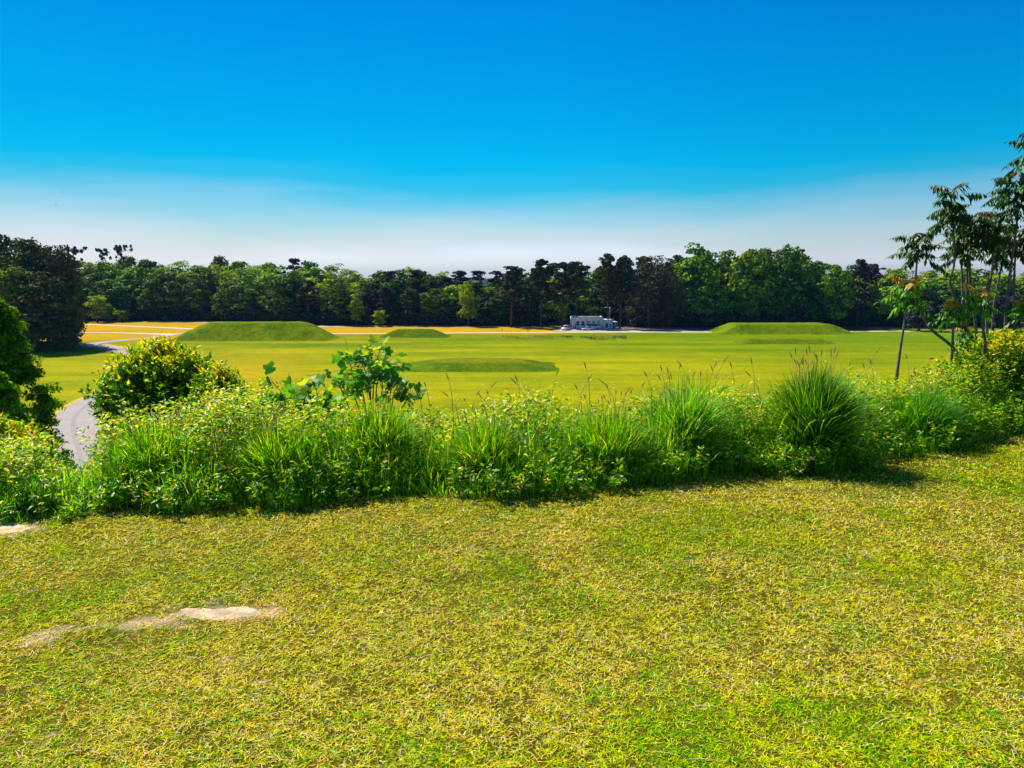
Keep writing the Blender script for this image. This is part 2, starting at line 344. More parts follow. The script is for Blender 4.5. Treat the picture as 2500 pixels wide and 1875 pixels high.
# ------------------------------------------------------------------ grassy platform mounds out on the plain
def mound(name, label, xl, xr, ybase, ytop, depth, slope, col, seed, kk=.10, texcol=None):
    A = at_z(xl, ybase); B = at_z(xr, ybase); X0, X1 = A[0], B[0]; Y0 = A[1]; Y1 = Y0 + depth
    h = ytop; m = 1.5
    nx = int((X1 - X0 + 2 * m) / .45); ny = int((depth + 2 * m) / .45)
    xs = np.linspace(X0 - m, X1 + m, nx); ys = np.linspace(Y0 - m, Y1 + m, ny); X, Y = np.meshgrid(xs, ys)
    cx, cy = (X0 + X1) / 2, (Y0 + Y1) / 2; hx, hy = (X1 - X0) / 2, depth / 2
    wob = .22 * (fbm(X / 5, Y / 5, seed) - .5)
    dx = (hx - np.abs(X - cx)) / slope[0] + wob; dy = (hy - np.abs(Y - cy)) / slope[1] + wob
    k = kk; hh = np.maximum(k - np.abs(dx - dy), 0) / k; d = np.minimum(dx, dy) - hh * hh * k * .25
    d = d - .06 * np.maximum(0, 1 - np.maximum(dx, dy))
    t = np.clip(d, 0, 1.25); t = np.where(t < .15, t * t / .3, t - .075); t = np.where(t > .86, .86 + .07 * (1 - np.exp(-(t - .86) / .07)), t)
    Z = h * t / .93 + .16 * (fbm(X / 2.2, Y / 2.2, seed + 3) - .5) * np.clip(t * 6, 0, 1)
    Z = np.where(d <= 0, -.15, Z + .01)
    n = fbm(X / 4, Y / 4, seed + 7).ravel()[:, None]
    topm = smooth(.82, .92, t).ravel()[:, None]
    c = np.array(col[0])[None] * (1 - n) + np.array(col[1])[None] * n
    if texcol is not None: c = c * (1 - topm) + np.array(texcol)[None] * topm
    i = np.arange(nx * ny).reshape(ny, nx); F = np.stack([i[:-1, :-1], i[:-1, 1:], i[1:, 1:], i[1:, :-1]], -1).reshape(-1, 4)
    o = obj(name, mesh(name, np.stack([X, Y, Z], -1).reshape(-1, 3), F, c, smooth=True), M_moundg)
    return struct(o, label, 'mound')
MG = [(.08, .17, .001), (.21, .27, .002)]
MD = [(.06, .14, .001), (.16, .22, .002)]
mound('mound', 'largest grassy flat-topped mound, left of centre, with long sloping ends', 388, 808, 834, 5.4, 21, (11, 8), MG, 11, kk=.28)
mound('mound', 'small low grassy mound between the large left mound and the white building', 916, 1098, 825, 2.4, 13, (6.5, 4.5), MD, 23, kk=.3)
mound('mound', 'low oblong mound nearest the weedy bank, brownish flat top and green front', 962, 1366, 909, 1.45, 20, (8, 5), MD, 37, kk=.75, texcol=(.17, .20, .005))
mound('mound', 'long flat-topped grassy mound on the right in front of the wood', 1756, 2106, 817, 3.1, 22, (8, 5), MG, 41, kk=.25)
mound('mound', 'lowest grassy mound just in front of the long right-hand mound', 1806, 2052, 840, 1.15, 9, (4, 2.6), MD, 53, kk=.3)

# ------------------------------------------------------------------ the high mound the camera stands on
TOP = 18.4
VB = [(-400, 1330), (0, 1285), (150, 1272), (300, 1243), (450, 1258), (600, 1232), (700, 1250), (800, 1226), (1000, 1212), (1200, 1222), (1350, 1212),
      (1500, 1198), (1700, 1172), (1800, 1160), (2000, 1162), (2070, 1148), (2150, 1122), (2300, 1106), (2400, 1080), (2500, 1055), (2700, 1020)]
E = np.array([at_z(x, y, TOP)[:2] for x, y in VB]); o_ = np.argsort(E[:, 0]); E = E[o_]
E = np.vstack([[-30, 2.0], E, [14, 9.6], [30, 12.0]])
def edge(X): return np.interp(X, E[:, 0], E[:, 1])
def hill(X, Y):
    d = Y - edge(X) - .55
    d = np.maximum(d, np.maximum(np.abs(X) - 34, -Y - 40))
    s = np.where(d > 0, .62 * (np.sqrt(d * d + .6 ** 2) - .6), 0)
    return TOP - s
WORN = [((75, 1568), (125, 1545), .055), ((185, 1536), (260, 1522), .025), ((310, 1526), (420, 1513), .045), ((430, 1500), (655, 1496), .075), ((-80, 1290), (70, 1290), .10)]
def sandv(X, Y): return sandiness(X, Y, True)
def sandiness(X, Y, raw=False):
    v = np.zeros(np.shape(X))
    for a_, b_, wd in WORN:
        A = at_z(*a_, TOP)[:2]; Bq = at_z(*b_, TOP)[:2]; ab = Bq - A
        t = np.clip(((X - A[0]) * ab[0] + (Y - A[1]) * ab[1]) / (ab @ ab), 0, 1); d = np.hypot(X - A[0] - t * ab[0], Y - A[1] - t * ab[1])
        v = np.maximum(v, 1 - d / (wd * 2.2))
    if raw: return v
    return smooth(.38, .62, v + 1.7 * (fbm(X * 13, Y * 15, 91) - .5))
def build_hill():
    xs = np.concatenate([np.arange(-75, -9, 1.5), np.arange(-9, -4.2, .12), np.arange(-4.2, -.2, .03), np.arange(-.2, 12, .12), np.arange(12, 78, 1.5)])
    ys = np.concatenate([np.arange(-80, 0, 2.0), np.arange(0, 2.4, .12), np.arange(2.4, 5.4, .03), np.arange(5.4, 12, .12), np.arange(12, 55, 1.2)])
    X, Y = np.meshgrid(xs, ys); Z = hill(X, Y) + .035 * (fbm(X / .7, Y / .7, 2) - .5) * (np.abs(X) < 12)
    Z = np.maximum(Z, -.4)
    n = fbm(X / .9, Y / .9, 77).ravel()[:, None]; c = np.array([.10, .10, .006])[None] * (1 - n) + np.array([.20, .15, .02])[None] * n
    sl = smooth(.0, 1.2, (Y - edge(X))).ravel()[:, None]; c = c * (1 - sl) + np.array([.05, .08, .01])[None] * sl
    sd = sandiness(X, Y).ravel()[:, None]; c = c * (1 - sd) + (np.array([.46, .35, .18])[None] + np.array([.2, .15, .12])[None] * smooth(.72, .95, sandv(X, Y)).ravel()[:, None]) * sd
    nx, ny = len(xs), len(ys); i = np.arange(nx * ny).reshape(ny, nx); F = np.stack([i[:-1, :-1], i[:-1, 1:], i[1:, 1:], i[1:, :-1]], -1).reshape(-1, 4)
    return mesh('lawn_hill', np.stack([X, Y, Z], -1).reshape(-1, 3), F, c, smooth=True)
struct(obj('lawn_hill', build_hill(), M_lawn))
def lawn_z(X, Y): return hill(X, Y) + .035 * (fbm(X / .7, Y / .7, 2) - .5)

# bare sandy patches in the lawn
SAND = [[(408, 1492), (432, 1482), (480, 1484), (520, 1488), (560, 1483), (610, 1482), (655, 1488), (664, 1498), (640, 1509), (600, 1512), (560, 1519), (510, 1519), (470, 1514), (430, 1504)],
       
        [(-60, 1285), (0, 1274), (55, 1275), (90, 1290), (50, 1302), (-30, 1306)]]
sandw = []
def inpoly(X, Y, P):
    c = np.zeros(X.shape, bool); j = len(P) - 1
    for i in range(len(P)):
        xi, yi = P[i]; xj, yj = P[j]
        with np.errstate(divide='ignore', invalid='ignore'):
            c ^= ((yi > Y) != (yj > Y)) & (X < (xj - xi) * (Y - yi) / (yj - yi + 1e-12) + xi)
        j = i
    return c
for k, poly in enumerate(SAND):
    P = catmull([at_z(x, y, TOP)[:2] for x, y in poly] + [at_z(*poly[0], TOP)[:2]], 8)[:-1]
    c = P.mean(0); P = P + (P - c) * (.35 * (fbm(P[:, 0] * 30, P[:, 1] * 30, 8) - .5))[:, None]; sandw.append(P)
    V = []; F = []; n = len(P); rings = 6
    for r in range(rings):
        f = 1 - r / rings; Q = c + (P - c) * f
        V.append(np.stack([Q[:, 0], Q[:, 1], lawn_z(Q[:, 0], Q[:, 1]) - .004 + .006 * min(1, (1 - f) * 3) + .004 * (fbm(Q[:, 0] * 20, Q[:, 1] * 20, 4) - .5)], 1))
    for r in range(rings - 1):
        for i in range(n): F.append((r * n + i, r * n + (i + 1) % n, (r + 1) * n + (i + 1) % n, (r + 1) * n + i))
    V = np.concatenate(V); F4 = np.array(F); cap = np.array([[(rings - 1) * n + i for i in range(n)]])
    struct(obj('bare_sand', mesh('bare_sand', V, [F4, cap], smooth=True), M_sand))

# ------------------------------------------------------------------ blades and leaves
def blades(base, h, az, lean, width, cols, levels=4, curl=1.6, tipcol=None, flat=None):
    n = len(base); t = np.linspace(0, 1, levels)
    d = np.stack([np.cos(az), np.sin(az), np.zeros(n)], 1)
    fa = az + (rng.uniform(.6, 2.5, n) if flat is None else flat); s = np.stack([np.cos(fa), np.sin(fa), np.zeros(n)], 1)
    V = np.zeros((n, levels, 2, 3)); C = np.zeros((n, levels, 2, 3))
    for i, tt in enumerate(t):
        hz = h * (tt - .45 * np.minimum(lean, 1.3) * tt ** (curl + .8)); hx = h * lean * tt ** curl
        c = base + d * hx[:, None]; c[:, 2] += hz
        wd = width * (.75 + .5 * tt) * (1 - tt ** 3) + .0004
        V[:, i, 0] = c - s * wd[:, None] / 2; V[:, i, 1] = c + s * wd[:, None] / 2
        cc = cols * (0.92 + .12 * tt) if tipcol is None else cols * (1 - tt) + tipcol * tt
        C[:, i, 0] = cc; C[:, i, 1] = cc
    b = (np.arange(n) * levels * 2)[:, None]; F = []
    for i in range(levels - 1): F.append(b + np.array([2 * i, 2 * i + 1, 2 * i + 3, 2 * i + 2]))
    return V.reshape(-1, 3), np.stack(F, 1).reshape(-1, 4), C.reshape(-1, 3)
def unit(v): return v / (np.linalg.norm(v, axis=-1, keepdims=True) + 1e-9)
def leaves(pos, dirn, nrm, L, Wd, cols, fold=.15, droop=0.0):
    """six-vertex pointed leaves folded on the midrib: two quads each"""
    n = len(pos); dirn = unit(dirn); side = unit(np.cross(dirn, nrm)); up = unit(np.cross(side, dirn))
    L = np.broadcast_to(L, (n,))[:, None]; Wd = np.broadcast_to(Wd, (n,))[:, None]
    b = pos; tip = pos + dirn * L - up * L * droop; mid = pos + dirn * L * .45 - up * L * droop * .1
    l1 = mid + side * Wd / 2 + up * Wd * fold; r1 = mid - side * Wd / 2 + up * Wd * fold
    V = np.stack([b, l1, tip, r1, ], 1)
    k = (np.arange(n) * 4)[:, None]
    F = np.concatenate([k + np.array([0, 1, 2]), k + np.array([0, 2, 3])])
    return V.reshape(-1, 3), F, np.repeat(cols, 4, 0)
def merge(parts):
    V = []; F = {}; C = []; n = 0
    for v, f, c in parts:
        V.append(v); C.append(c); F.setdefault(f.shape[1], []).append(f + n); n += len(v)
    return np.concatenate(V), [np.concatenate(x) for x in F.values()], np.concatenate(C)
def pick(n, pal, wts, jit=.15):
    pal = np.array(pal); wts = np.array(wts, float)
    if wts.ndim == 1: idx = rng.choice(len(pal), n, p=wts / wts.sum())
    else:
        cw = np.cumsum(wts / wts.sum(1, keepdims=True), 1); idx = (rng.random(n)[:, None] > cw).sum(1).clip(0, len(pal) - 1)
    return pal[idx] * (1 + rng.uniform(-jit, jit, (n, 1)))

# the mown lawn: hundreds of thousands of short blades
def lawn():
    NL = 620000
    u = rng.random(NL * 2); Y = 1.75 * (9.5 / 1.75) ** u; X = rng.uniform(-1, 1, NL * 2) * (.80 * Y + .5)
    ok = (Y < edge(X) + .35); X, Y = X[ok][:NL], Y[ok][:NL]
    keep = np.ones(len(X), bool)
    for P in sandw:
        c0 = P.mean(0); ins = inpoly(c0[0] + (X - c0[0]) * 1.14 + .16 * (fbm(X * 18, Y * 18, 1) - .5), c0[1] + (Y - c0[1]) * 1.3 + .12 * (fbm(X * 18, Y * 18, 2) - .5), P); keep &= ~(ins & (rng.random(len(X)) < (.96 if P is sandw[0] else .6)))
    gap = fbm(X * 5, Y * 5, 31); tuft = vnoise(X * 85, Y * 70, 33) * .55 + vnoise(X * 170, Y * 140, 34) * .45; keep &= rng.random(len(X)) < np.clip((tuft - .42) * 7, .03, 1)
    # thin worn lane between the sandy patches
    pl = np.zeros(len(X)); A = at_z(60, 1570, TOP)[:2]; B = at_z(690, 1500, TOP)[:2]; ab = B - A; L2 = ab @ ab
    tt = np.clip(((X - A[0]) * ab[0] + (Y - A[1]) * ab[1]) / L2, 0, 1); dd = np.hypot(X - A[0] - tt * ab[0], Y - A[1] - tt * ab[1])
    worn = np.exp(-(dd / .13) ** 2)
    keep &= rng.random(len(X)) > np.clip((gap - .62) * 3, 0, .5) + worn * .2
    sd = sandiness(X, Y); worn = np.maximum(worn * .4, sd); keep &= rng.random(len(X)) > sd * .48
    X, Y, worn = X[keep], Y[keep], worn[keep]; n = len(X)
    big = fbm(X * .9, Y * .9, 12); med = fbm(X * 3.2 + 5, Y * 3.2, 14); sm = vnoise(X * 14, Y * 14, 15)
    px, py = project(np.stack([X, Y, np.full(n, TOP)], 1))
    green = np.clip((med - .5) * 5.0 + (sm - .5) * 1.0 + .42, .02, 1); dry = np.clip((big - .5) * 3.6 + (fbm(X * 2.3, Y * 2.3, 18) - .5) * 2.5 + .62 + .9 * worn + .25 * smooth(1500, 2500, px) * (1 - smooth(1250, 1700, py)), .05, 1.3)
    W = np.stack([green * 1.0 + .08, green * .5 + .4, .75 * np.ones(n), dry * .6, dry * .62 + .05, dry * .2 + worn * .3], 1)
    pal = [(.13, .46, .001), (.38, .66, .001), (.84, .82, .001), (.97, .74, .02), (.98, .84, .34), (.84, .50, .06)]
    c = pick(n, pal, W, .3)
    sz = (.45 + .55 * (Y / 4.5))
    h = rng.uniform(.012, .027, n) * np.clip(sz, .62, 1.25); wd = rng.uniform(.003, .0058, n) * np.clip(sz, .62, 1.7)
    lean = rng.uniform(.3, 2.3, n); base = np.stack([X, Y, lawn_z(X, Y) - .002], 1)
    V, F, C = blades(base, h, rng.uniform(0, 6.283, n), lean, wd, c, levels=3, curl=1.4)
    V2, F2, C2 = V, F, C
    # scattered long dry straws
    m = 500; u = rng.random(m); Y = 1.9 + 4.5 * u ** 1.3; X = rng.uniform(-1, 1, m) * (.75 * Y + .3)
    c = pick(m, [(.75, .62, .35), (.62, .45, .15), (.35, .5, .05)], [5, 3, 2])
    A_ = blades(np.stack([X, Y, lawn_z(X, Y) + .006], 1), rng.uniform(.03, .08, m), rng.uniform(0, 6.283, m), rng.uniform(.8, 2.6, m), rng.uniform(.002, .0035, m), c, levels=5)
    V, F, C = merge([(V2, F2, C2), A_])
    tag(obj('lawn_grass', mesh('lawn_grass', V, F, C), M_blade), 'short sunlit lawn of mixed green and straw coloured blades', 'grass', kind='stuff')
lawn()

# ---- the weedy bank along the brow
VT_G = [(-300, 1150), (0, 1150), (150, 1140), (235, 1110), (300, 1020), (450, 1030), (600, 1020), (700, 1030), (800, 985), (950, 980), (1050, 1010), (1150, 1015), (1300, 985),
        (1450, 1000), (1550, 985), (1640, 925), (1700, 915), (1780, 945), (1850, 985), (1900, 925), (1960, 895), (2060, 905), (2120, 975), (2200, 990), (2300, 945), (2500, 925), (2700, 900)]
VT_W = [(-300, 1060), (0, 1072), (100, 1062), (140, 1090), (175, 1118), (215, 1128), (240, 1100), (265, 1030), (300, 995), (400, 985), (520, 965), (590, 925), (650, 965), (700, 985), (760, 975), (850, 975), (950, 990), (1060, 1000),
        (1130, 1000), (1180, 985), (1260, 960), (1310, 935), (1370, 965), (1440, 985), (1520, 975), (1600, 955), (1700, 950), (1770, 935), (1850, 975), (1920, 945), (2000, 920), (2080, 905), (2130, 930), (2200, 932),
        (2280, 890), (2340, 862), (2420, 845), (2500, 838), (2700, 830)]
GREENS = [(.07, .34, .003), (.16, .50, .004), (.36, .70, .006), (.03, .15, .005), (.60, .66, .02), (.85, .75, .4)]
def bank_points(n, dep0, dep1, pxr=(-260, 2760), power=1.0):
    X = rng.uniform(-6.2, 9.6, n); D = dep0 + (dep1 - dep0) * rng.random(n) ** power; Y = edge(X) + D
    Z = hill(X, Y); px, _ = project(np.stack([X, Y, Z], 1)); ok = (px > pxr[0]) & (px < pxr[1]); return X[ok], Y[ok], Z[ok], D[ok], px[ok]
def tallgrass():
    parts = []
    for (n, d0, d1, f0, f1, wd) in ((30000, 0.0, .4, .30, .8, .85), (38000, .15, 1.3, .6, 1.03, .95), (2200, -.15, .1, .06, .22, .8)):
        X, Y, Z, D, px = bank_points(n, d0, d1)
        cl = fbm(X * 2.6, Y * 2.6, 51); keep = rng.random(len(X)) < np.clip(.25 + (cl - .35) * 3.2, .15, 1); X, Y, Z, D, px, cl = [a[keep] for a in (X, Y, Z, D, px, cl)]
        k = vnoise(X * 1.8, Y * 3, 52)
        rampf = .35 + .65 * smooth(-.1, .6, D)                       # the front edge is lower, like a rounded bank
        zt = zrow(Y, ip(px, VT_G) + rng.normal(6, 16, len(X))); H = np.clip((zt - Z), .1, 1.6) * rng.uniform(f0, f1, len(X)) * (.85 + .3 * k) * rampf / .95
        bt = .08 + .2 * smooth(.45, .7, k); n_ = len(X)
        wts = np.stack([np.full(n_, 1.) * (1.2 - cl), np.full(n_, 1.1), .5 + k * .8, np.full(n_, .6), .25 + .5 * (1 - k), np.full(n_, .16)], 1)
        c = pick(n_, GREENS, wts, .25)
        parts.append(blades(np.stack([X, Y, Z - .02], 1), H * 1.12, rng.uniform(0, 6.283, n_), np.abs(rng.normal(.38, .25, n_)), rng.uniform(.004, .010, n_) * wd, c, levels=6, curl=2.0))
    V, F, C = merge(parts)
    tag(obj('tall_grass', mesh('tall_grass', V, F, C), M_tall), 'unmown bright green tall grass growing along the brow of the lawn', 'tall grass', kind='stuff')
tallgrass()

def sprays(X, Y, Z, H, nl, Lr, colfun, lean=.18, t0=.15, aspect=.45, spread=.05):
    """upright leafy shoots: returns (leaf mesh parts, stem blades)"""
    n = len(X); az = rng.uniform(0, 6.283, n); ln = np.abs(rng.normal(0, lean, n))
    d = np.stack([np.cos(az), np.sin(az)], 1)
    t = t0 + (1 - t0) * (rng.random((n, nl)) ** .7); hh = H[:, None] * t; off = (ln * H)[:, None] * t ** 1.8
    pos = np.stack([X[:, None] + d[:, :1] * off + rng.normal(0, spread * .4, (n, nl)), Y[:, None] + d[:, 1:] * off + rng.normal(0, spread * .4, (n, nl)), Z[:, None] + hh], -1).reshape(-1, 3)
    m = n * nl; a = rng.uniform(0, 6.283, m); el = rng.uniform(-.3, .9, m)
    dr = np.stack([np.cos(a) * np.cos(el), np.sin(a) * np.cos(el), np.sin(el)], 1)
    nr = unit(np.stack([rng.normal(0, .5, m), rng.normal(0, .5, m), np.ones(m)], 1))
    L = rng.uniform(*Lr, m) * (1.1 - .35 * t.ravel()); c = colfun(t.ravel(), m)
    lv = leaves(pos, dr, nr, L, L * aspect, c, droop=.15)
    st = blades(np.stack([X, Y, Z - .02], 1), H * 1.0, az, ln, np.full(n, .005), np.tile(np.array([[.16, .13, .03]]), (n, 1)), levels=4, curl=1.8)
    return lv, st
def weedcol(t, m, ybias=1.0):
    k = np.clip((t - .45) * 2.2, 0, 1) * ybias
    wts = np.stack([1.1 - .8 * k, 1.1 - .4 * k, .45 + 1.1 * k, .06 + .5 * k, .02 + .16 * k, .01 + .07 * k, np.full(m, .04)], 1)
    return pick(m, [(.05, .24, .003), (.15, .44, .004), (.42, .64, .006), (.84, .76, .01), (.95, .62, .015), (.80, .32, .03), (.9, .8, .65)], wts, .2)
def weeds():
    parts = []
    for (n, d0, d1, f0, f1, yb) in ((4200, .35, 1.5, .75, 1.03, 1.0), (2600, 1.0, 2.2, .86, 1.03, 1.15), (2200, -.1, .45, .25, .8, .25)):
        X, Y, Z, D, px = bank_points(n, d0, d1)
        cl = fbm(X * 1.9 + 9, Y * 1.9, 61); keep = rng.random(len(X)) < np.clip(.3 + (cl - .38) * 4.0, .2, 1); X, Y, Z, D, px = [a[keep] for a in (X, Y, Z, D, px)]
        # more weeds at both ends, fewer where the clumps of grass stand
        keep = rng.random(len(X)) < ip(px, [(-300, 1), (200, 1), (330, .55), (560, 1), (780, .8), (1000, .5), (1250, .7), (1500, .6), (1600, .5), (1750, .9), (1880, .8), (2060, .8), (2150, 1), (2700, 1)])
        X, Y, Z, D, px = [a[keep] for a in (X, Y, Z, D, px)]
        zt = zrow(Y, ip(px, VT_W) + rng.normal(0, 9, len(X))); H = np.clip(zt - Z, .12, 2.4) * rng.uniform(f0, f1, len(X)) * (.45 + .55 * smooth(-.1, .6, D)); H = H * np.where((px > 115) & (px < 250), .72, 1)
        if d0 < 0: keep = (px > 190) | (rng.random(len(X)) < .25); X, Y, Z, H = X[keep], Y[keep], Z[keep], H[keep]
        lv, st = sprays(X, Y, Z, H, 22, (.03, .075), lambda t, m: weedcol(t, m, yb), t0=.25 if d1 < 1.6 else .5)
        parts += [lv, st]
    V, F, C = merge(parts)
    tag(obj('leafy_weeds', mesh('leafy_weeds', V, F, C), M_weed), 'dense leafy weeds with yellow and orange tips along the brow of the lawn', 'weeds', kind='stuff')
weeds()
def slope_cover():
    X, Y, Z, D, px = bank_points(9000, 1.2, 9.0, (-500, 3000), 1.3)
    H = np.minimum(rng.uniform(.3, .7, len(X)), np.clip(zrow(Y, ip(px, VT_W) + 45) - Z, .05, 3))
    lv, st = sprays(X, Y, Z, H, 12, (.05, .11), lambda t, m: weedcol(t, m, .6), t0=.2)
    V, F, C = merge([lv, st]); tag(obj('slope_undergrowth', mesh('slope_undergrowth', V, F, C), M_weed), 'scrubby undergrowth on the steep slope below the brow', 'undergrowth', kind='stuff')
slope_cover()

# individual dense grass clumps that stand out of the bank
def clump(label, px, pyb, ytop, wpx, n, cols, back=.35, wd=(.004, .009), lean=.42, wind=None):
    lean *= .75
    b = at_z(px, pyb, TOP); cx, cy = b[0], b[1] + back; rad = wpx / 2 / FPX * math.hypot(cx, cy) * .55
    a = rng.uniform(0, 6.283, n); r = rad * np.sqrt(rng.random(n)); X = r * np.cos(a); Y = r * np.sin(a) * .8
    Z = hill(cx + X, cy + Y) - hill(np.array([cx]), np.array([cy]))[0]
    H = (zrow(cy, ytop) - hill(np.array([cx]), np.array([cy]))[0]) * (.3 + .8 * rng.random(n) ** .7) * (1.02 - .25 * (r / rad) ** 2)
    ll = np.abs(rng.normal(lean, .22, n)) * (.35 + .8 * r / rad); az = a + rng.normal(0, 1.1, n)
    if wind is not None: az = np.where(rng.random(n) < .4, wind + rng.normal(0, .4, n), az)
    c = pick(n, cols, [1] * len(cols), .25)
    V, F, C = blades(np.stack([X, Y, Z - .02], 1), H * 1.1, az, ll, rng.uniform(*wd, n), c, levels=7, curl=2.2)
    t = thing('grass_clump', label, 'grass clump', (cx, cy, float(hill(np.array([cx]), np.array([cy]))[0])), group='dense clumps of tall grass on the bank')
    obj('blades', mesh('blades', V, F, C), M_tall, t)
    m = max(6, n // 260); a = rng.uniform(0, 6.283, m); X = rad * .6 * np.cos(a); Y = rad * .6 * np.sin(a); mb = MB()
    for i in range(m):
        hh = H.max() * random.uniform(.98, 1.16); lx, ly = random.uniform(-.12, .12), random.uniform(-.08, .08)
        mb.tube([(X[i], Y[i], 0), (X[i] + lx * .3, Y[i] + ly * .3, hh * .6), (X[i] + lx, Y[i] + ly, hh * .93)], [.0022, .0018, .0014], 4)
        mb.tube([(X[i] + lx, Y[i] + ly, hh * .93), (X[i] + lx * 1.15, Y[i] + ly, hh * .97), (X[i] + lx * 1.3, Y[i] + ly, hh)], [.0015, .005, .001], 5)
    mb.build('seed_heads', M_stalk, t)
DK = [(.02, .11, .006), (.035, .18, .008), (.08, .30, .01), (.015, .06, .005), (.22, .46, .04)]
MDG = [(.06, .30, .004), (.14, .46, .005), (.34, .68, .008), (.03, .14, .006), (.7, .75, .08)]
clump('tallest dark bluish-green clump of grass casting a shadow on the lawn, right of centre', 1995, 1150, 900, 190, 4300, DK + [(.16, .40, .01)], back=.15, wind=0.2, wd=(.004, .012), lean=.5)
clump('upright bright green clump of grass just under the broad-leaved sapling', 905, 1200, 985, 240, 3600, MDG)
clump('dark green arching grass clump at the left end of the bank below the yellow bush', 330, 1235, 1030, 240, 3800, MDG, lean=.5)
clump('broad-bladed light green clump left of the tallest dark clump', 1690, 1165, 935, 200, 1500, [(.10, .38, .012), (.22, .52, .03), (.05, .26, .01), (.4, .5, .2)], wd=(.007, .016), lean=.55)
clump('loose green grass clump in the middle of the bank', 1500, 1195, 1000, 220, 3000, MDG, lean=.5)
clump('low spreading grass clump directly below the gap between sapling and seed stalks', 1180, 1215, 1030, 230, 3200, MDG, lean=.55)
clump('arching grass clump under the sumac stems with blades bent to the right', 2290, 1105, 940, 200, 3000, [(.10, .38, .012), (.2, .5, .02), (.05, .24, .01)], lean=.6, wind=0.1)
clump('pale upright grass at the far left edge of the lawn', 40, 1262, 1178, 200, 2200, [(.12, .36, .01), (.2, .45, .02), (.06, .25, .01)], back=.1, lean=.2)
clump('fine-leaved clump between the left grass clump and the sapling', 640, 1238, 1035, 230, 3000, MDG, lean=.5)

# brown seed stalks that rise above the bank (px, py of tip, py of foot)
STALKS = [(1035, 935), (1052, 930), (1108, 910), (1130, 955), (1168, 930), (1145, 952), (1195, 958), (1205, 950), (1276, 915), (1300, 922), (1342, 897), (1407, 912), (1445, 882), (1428, 935), (1498, 935), (1515, 925),
          (1552, 930), (1600, 905), (1630, 890), (1645, 895), (1700, 880), (1728, 882), (1740, 868), (1760, 890), (1800, 880), (1850, 870), (1870, 905), (1935, 880), (1948, 882), (1972, 878), (1985, 876), (2032, 858),
          (2060, 880), (2115, 846), (2130, 885), (2142, 875), (2228, 862), (2010, 872), (1560, 940), (990, 950)]
def stalk_mesh(k):
    mb = MB(); b = random.choice((-1, 1)) * random.uniform(.03, .13)
    mb.tube([(0, 0, 0), (b * .12, 0, .5), (b * .45, .01, .8), (b, .02, .93)], [.0036, .003, .0024, .0018], 5)
    s = mb.mesh('stem'); mb = MB()
    mb.tube([(b, .02, .93), (b * 1.1, .02, .95), (b * 1.3, .02, .98), (b * 1.5, .02, 1.0)], [.002, .0055, .004, .001], 6)
    h = mb.mesh('seed_head'); L = MB()
    P = []; 
    n = 7; pos = np.array([[b * .5 * tt, .01, tt] for tt in np.linspace(.55, .95, n)]); a = rng.uniform(0, 6.28, n)
    v, f, c = leaves(pos, np.stack([np.cos(a), np.sin(a), rng.uniform(-.1, .8, n)], 1), np.tile([[0, 0, 1.]], (n, 1)), .05, .013, pick(n, [(.6, .55, .1), (.7, .45, .1), (.75, .65, .4)], [1, 1, 1]))
    return s, h, mesh('dry_leaves', v, f, c)
SM = [stalk_mesh(k) for k in range(6)]
ORD = ['first', 'second', 'third', 'fourth', 'fifth', 'sixth', 'seventh', 'eighth', 'ninth', 'tenth', 'eleventh', 'twelfth', 'thirteenth', 'fourteenth', 'fifteenth', 'sixteenth', 'seventeenth', 'eighteenth', 'nineteenth', 'twentieth', 'twenty-first', 'twenty-second', 'twenty-third', 'twenty-fourth']
STALKS.sort(); SZ = [(1250, 'brown seed stalks right of the lobed-leaf sapling'), (1560, 'brown seed stalks over the middle of the bank'), (1900, 'dark seed stalks over the broad-bladed clump'), (2045, 'dark seed stalks over the tallest dark clump'), (9999, 'pale seed stalks left of the sumacs')]
zc_ = {}
def stalk_zone(px):
    z = next(z for m, z in SZ if px < m); zc_[z] = zc_.get(z, 0) + 1
    return f'{ORD[zc_[z] - 1]} from the left of the {z}'
for i, (px, py) in enumerate(STALKS):
    Y = float(edge(np.array([(px - 1250) / FPX * 6.5]))[0]) + random.uniform(.7, 1.5); p = at_y(px, py, Y)
    z0 = float(hill(np.array([p[0]]), np.array([Y]))[0]); s, h, l = SM[i % 6]; H = p[2] - z0
    t = thing('seed_stalk', stalk_zone(px), 'seed stalk', (p[0], Y, z0), group='brown seed stalks above the bank')
    t.scale = (1 if i % 2 else -1, 1, H)
    t.rotation_euler = (0, 0, 0)
    for nm, me, mt in (('stem', s, M_stalk), ('seed_head', h, M_stalk), ('foliage', l, M_weed)): obj(nm, me, mt, t)

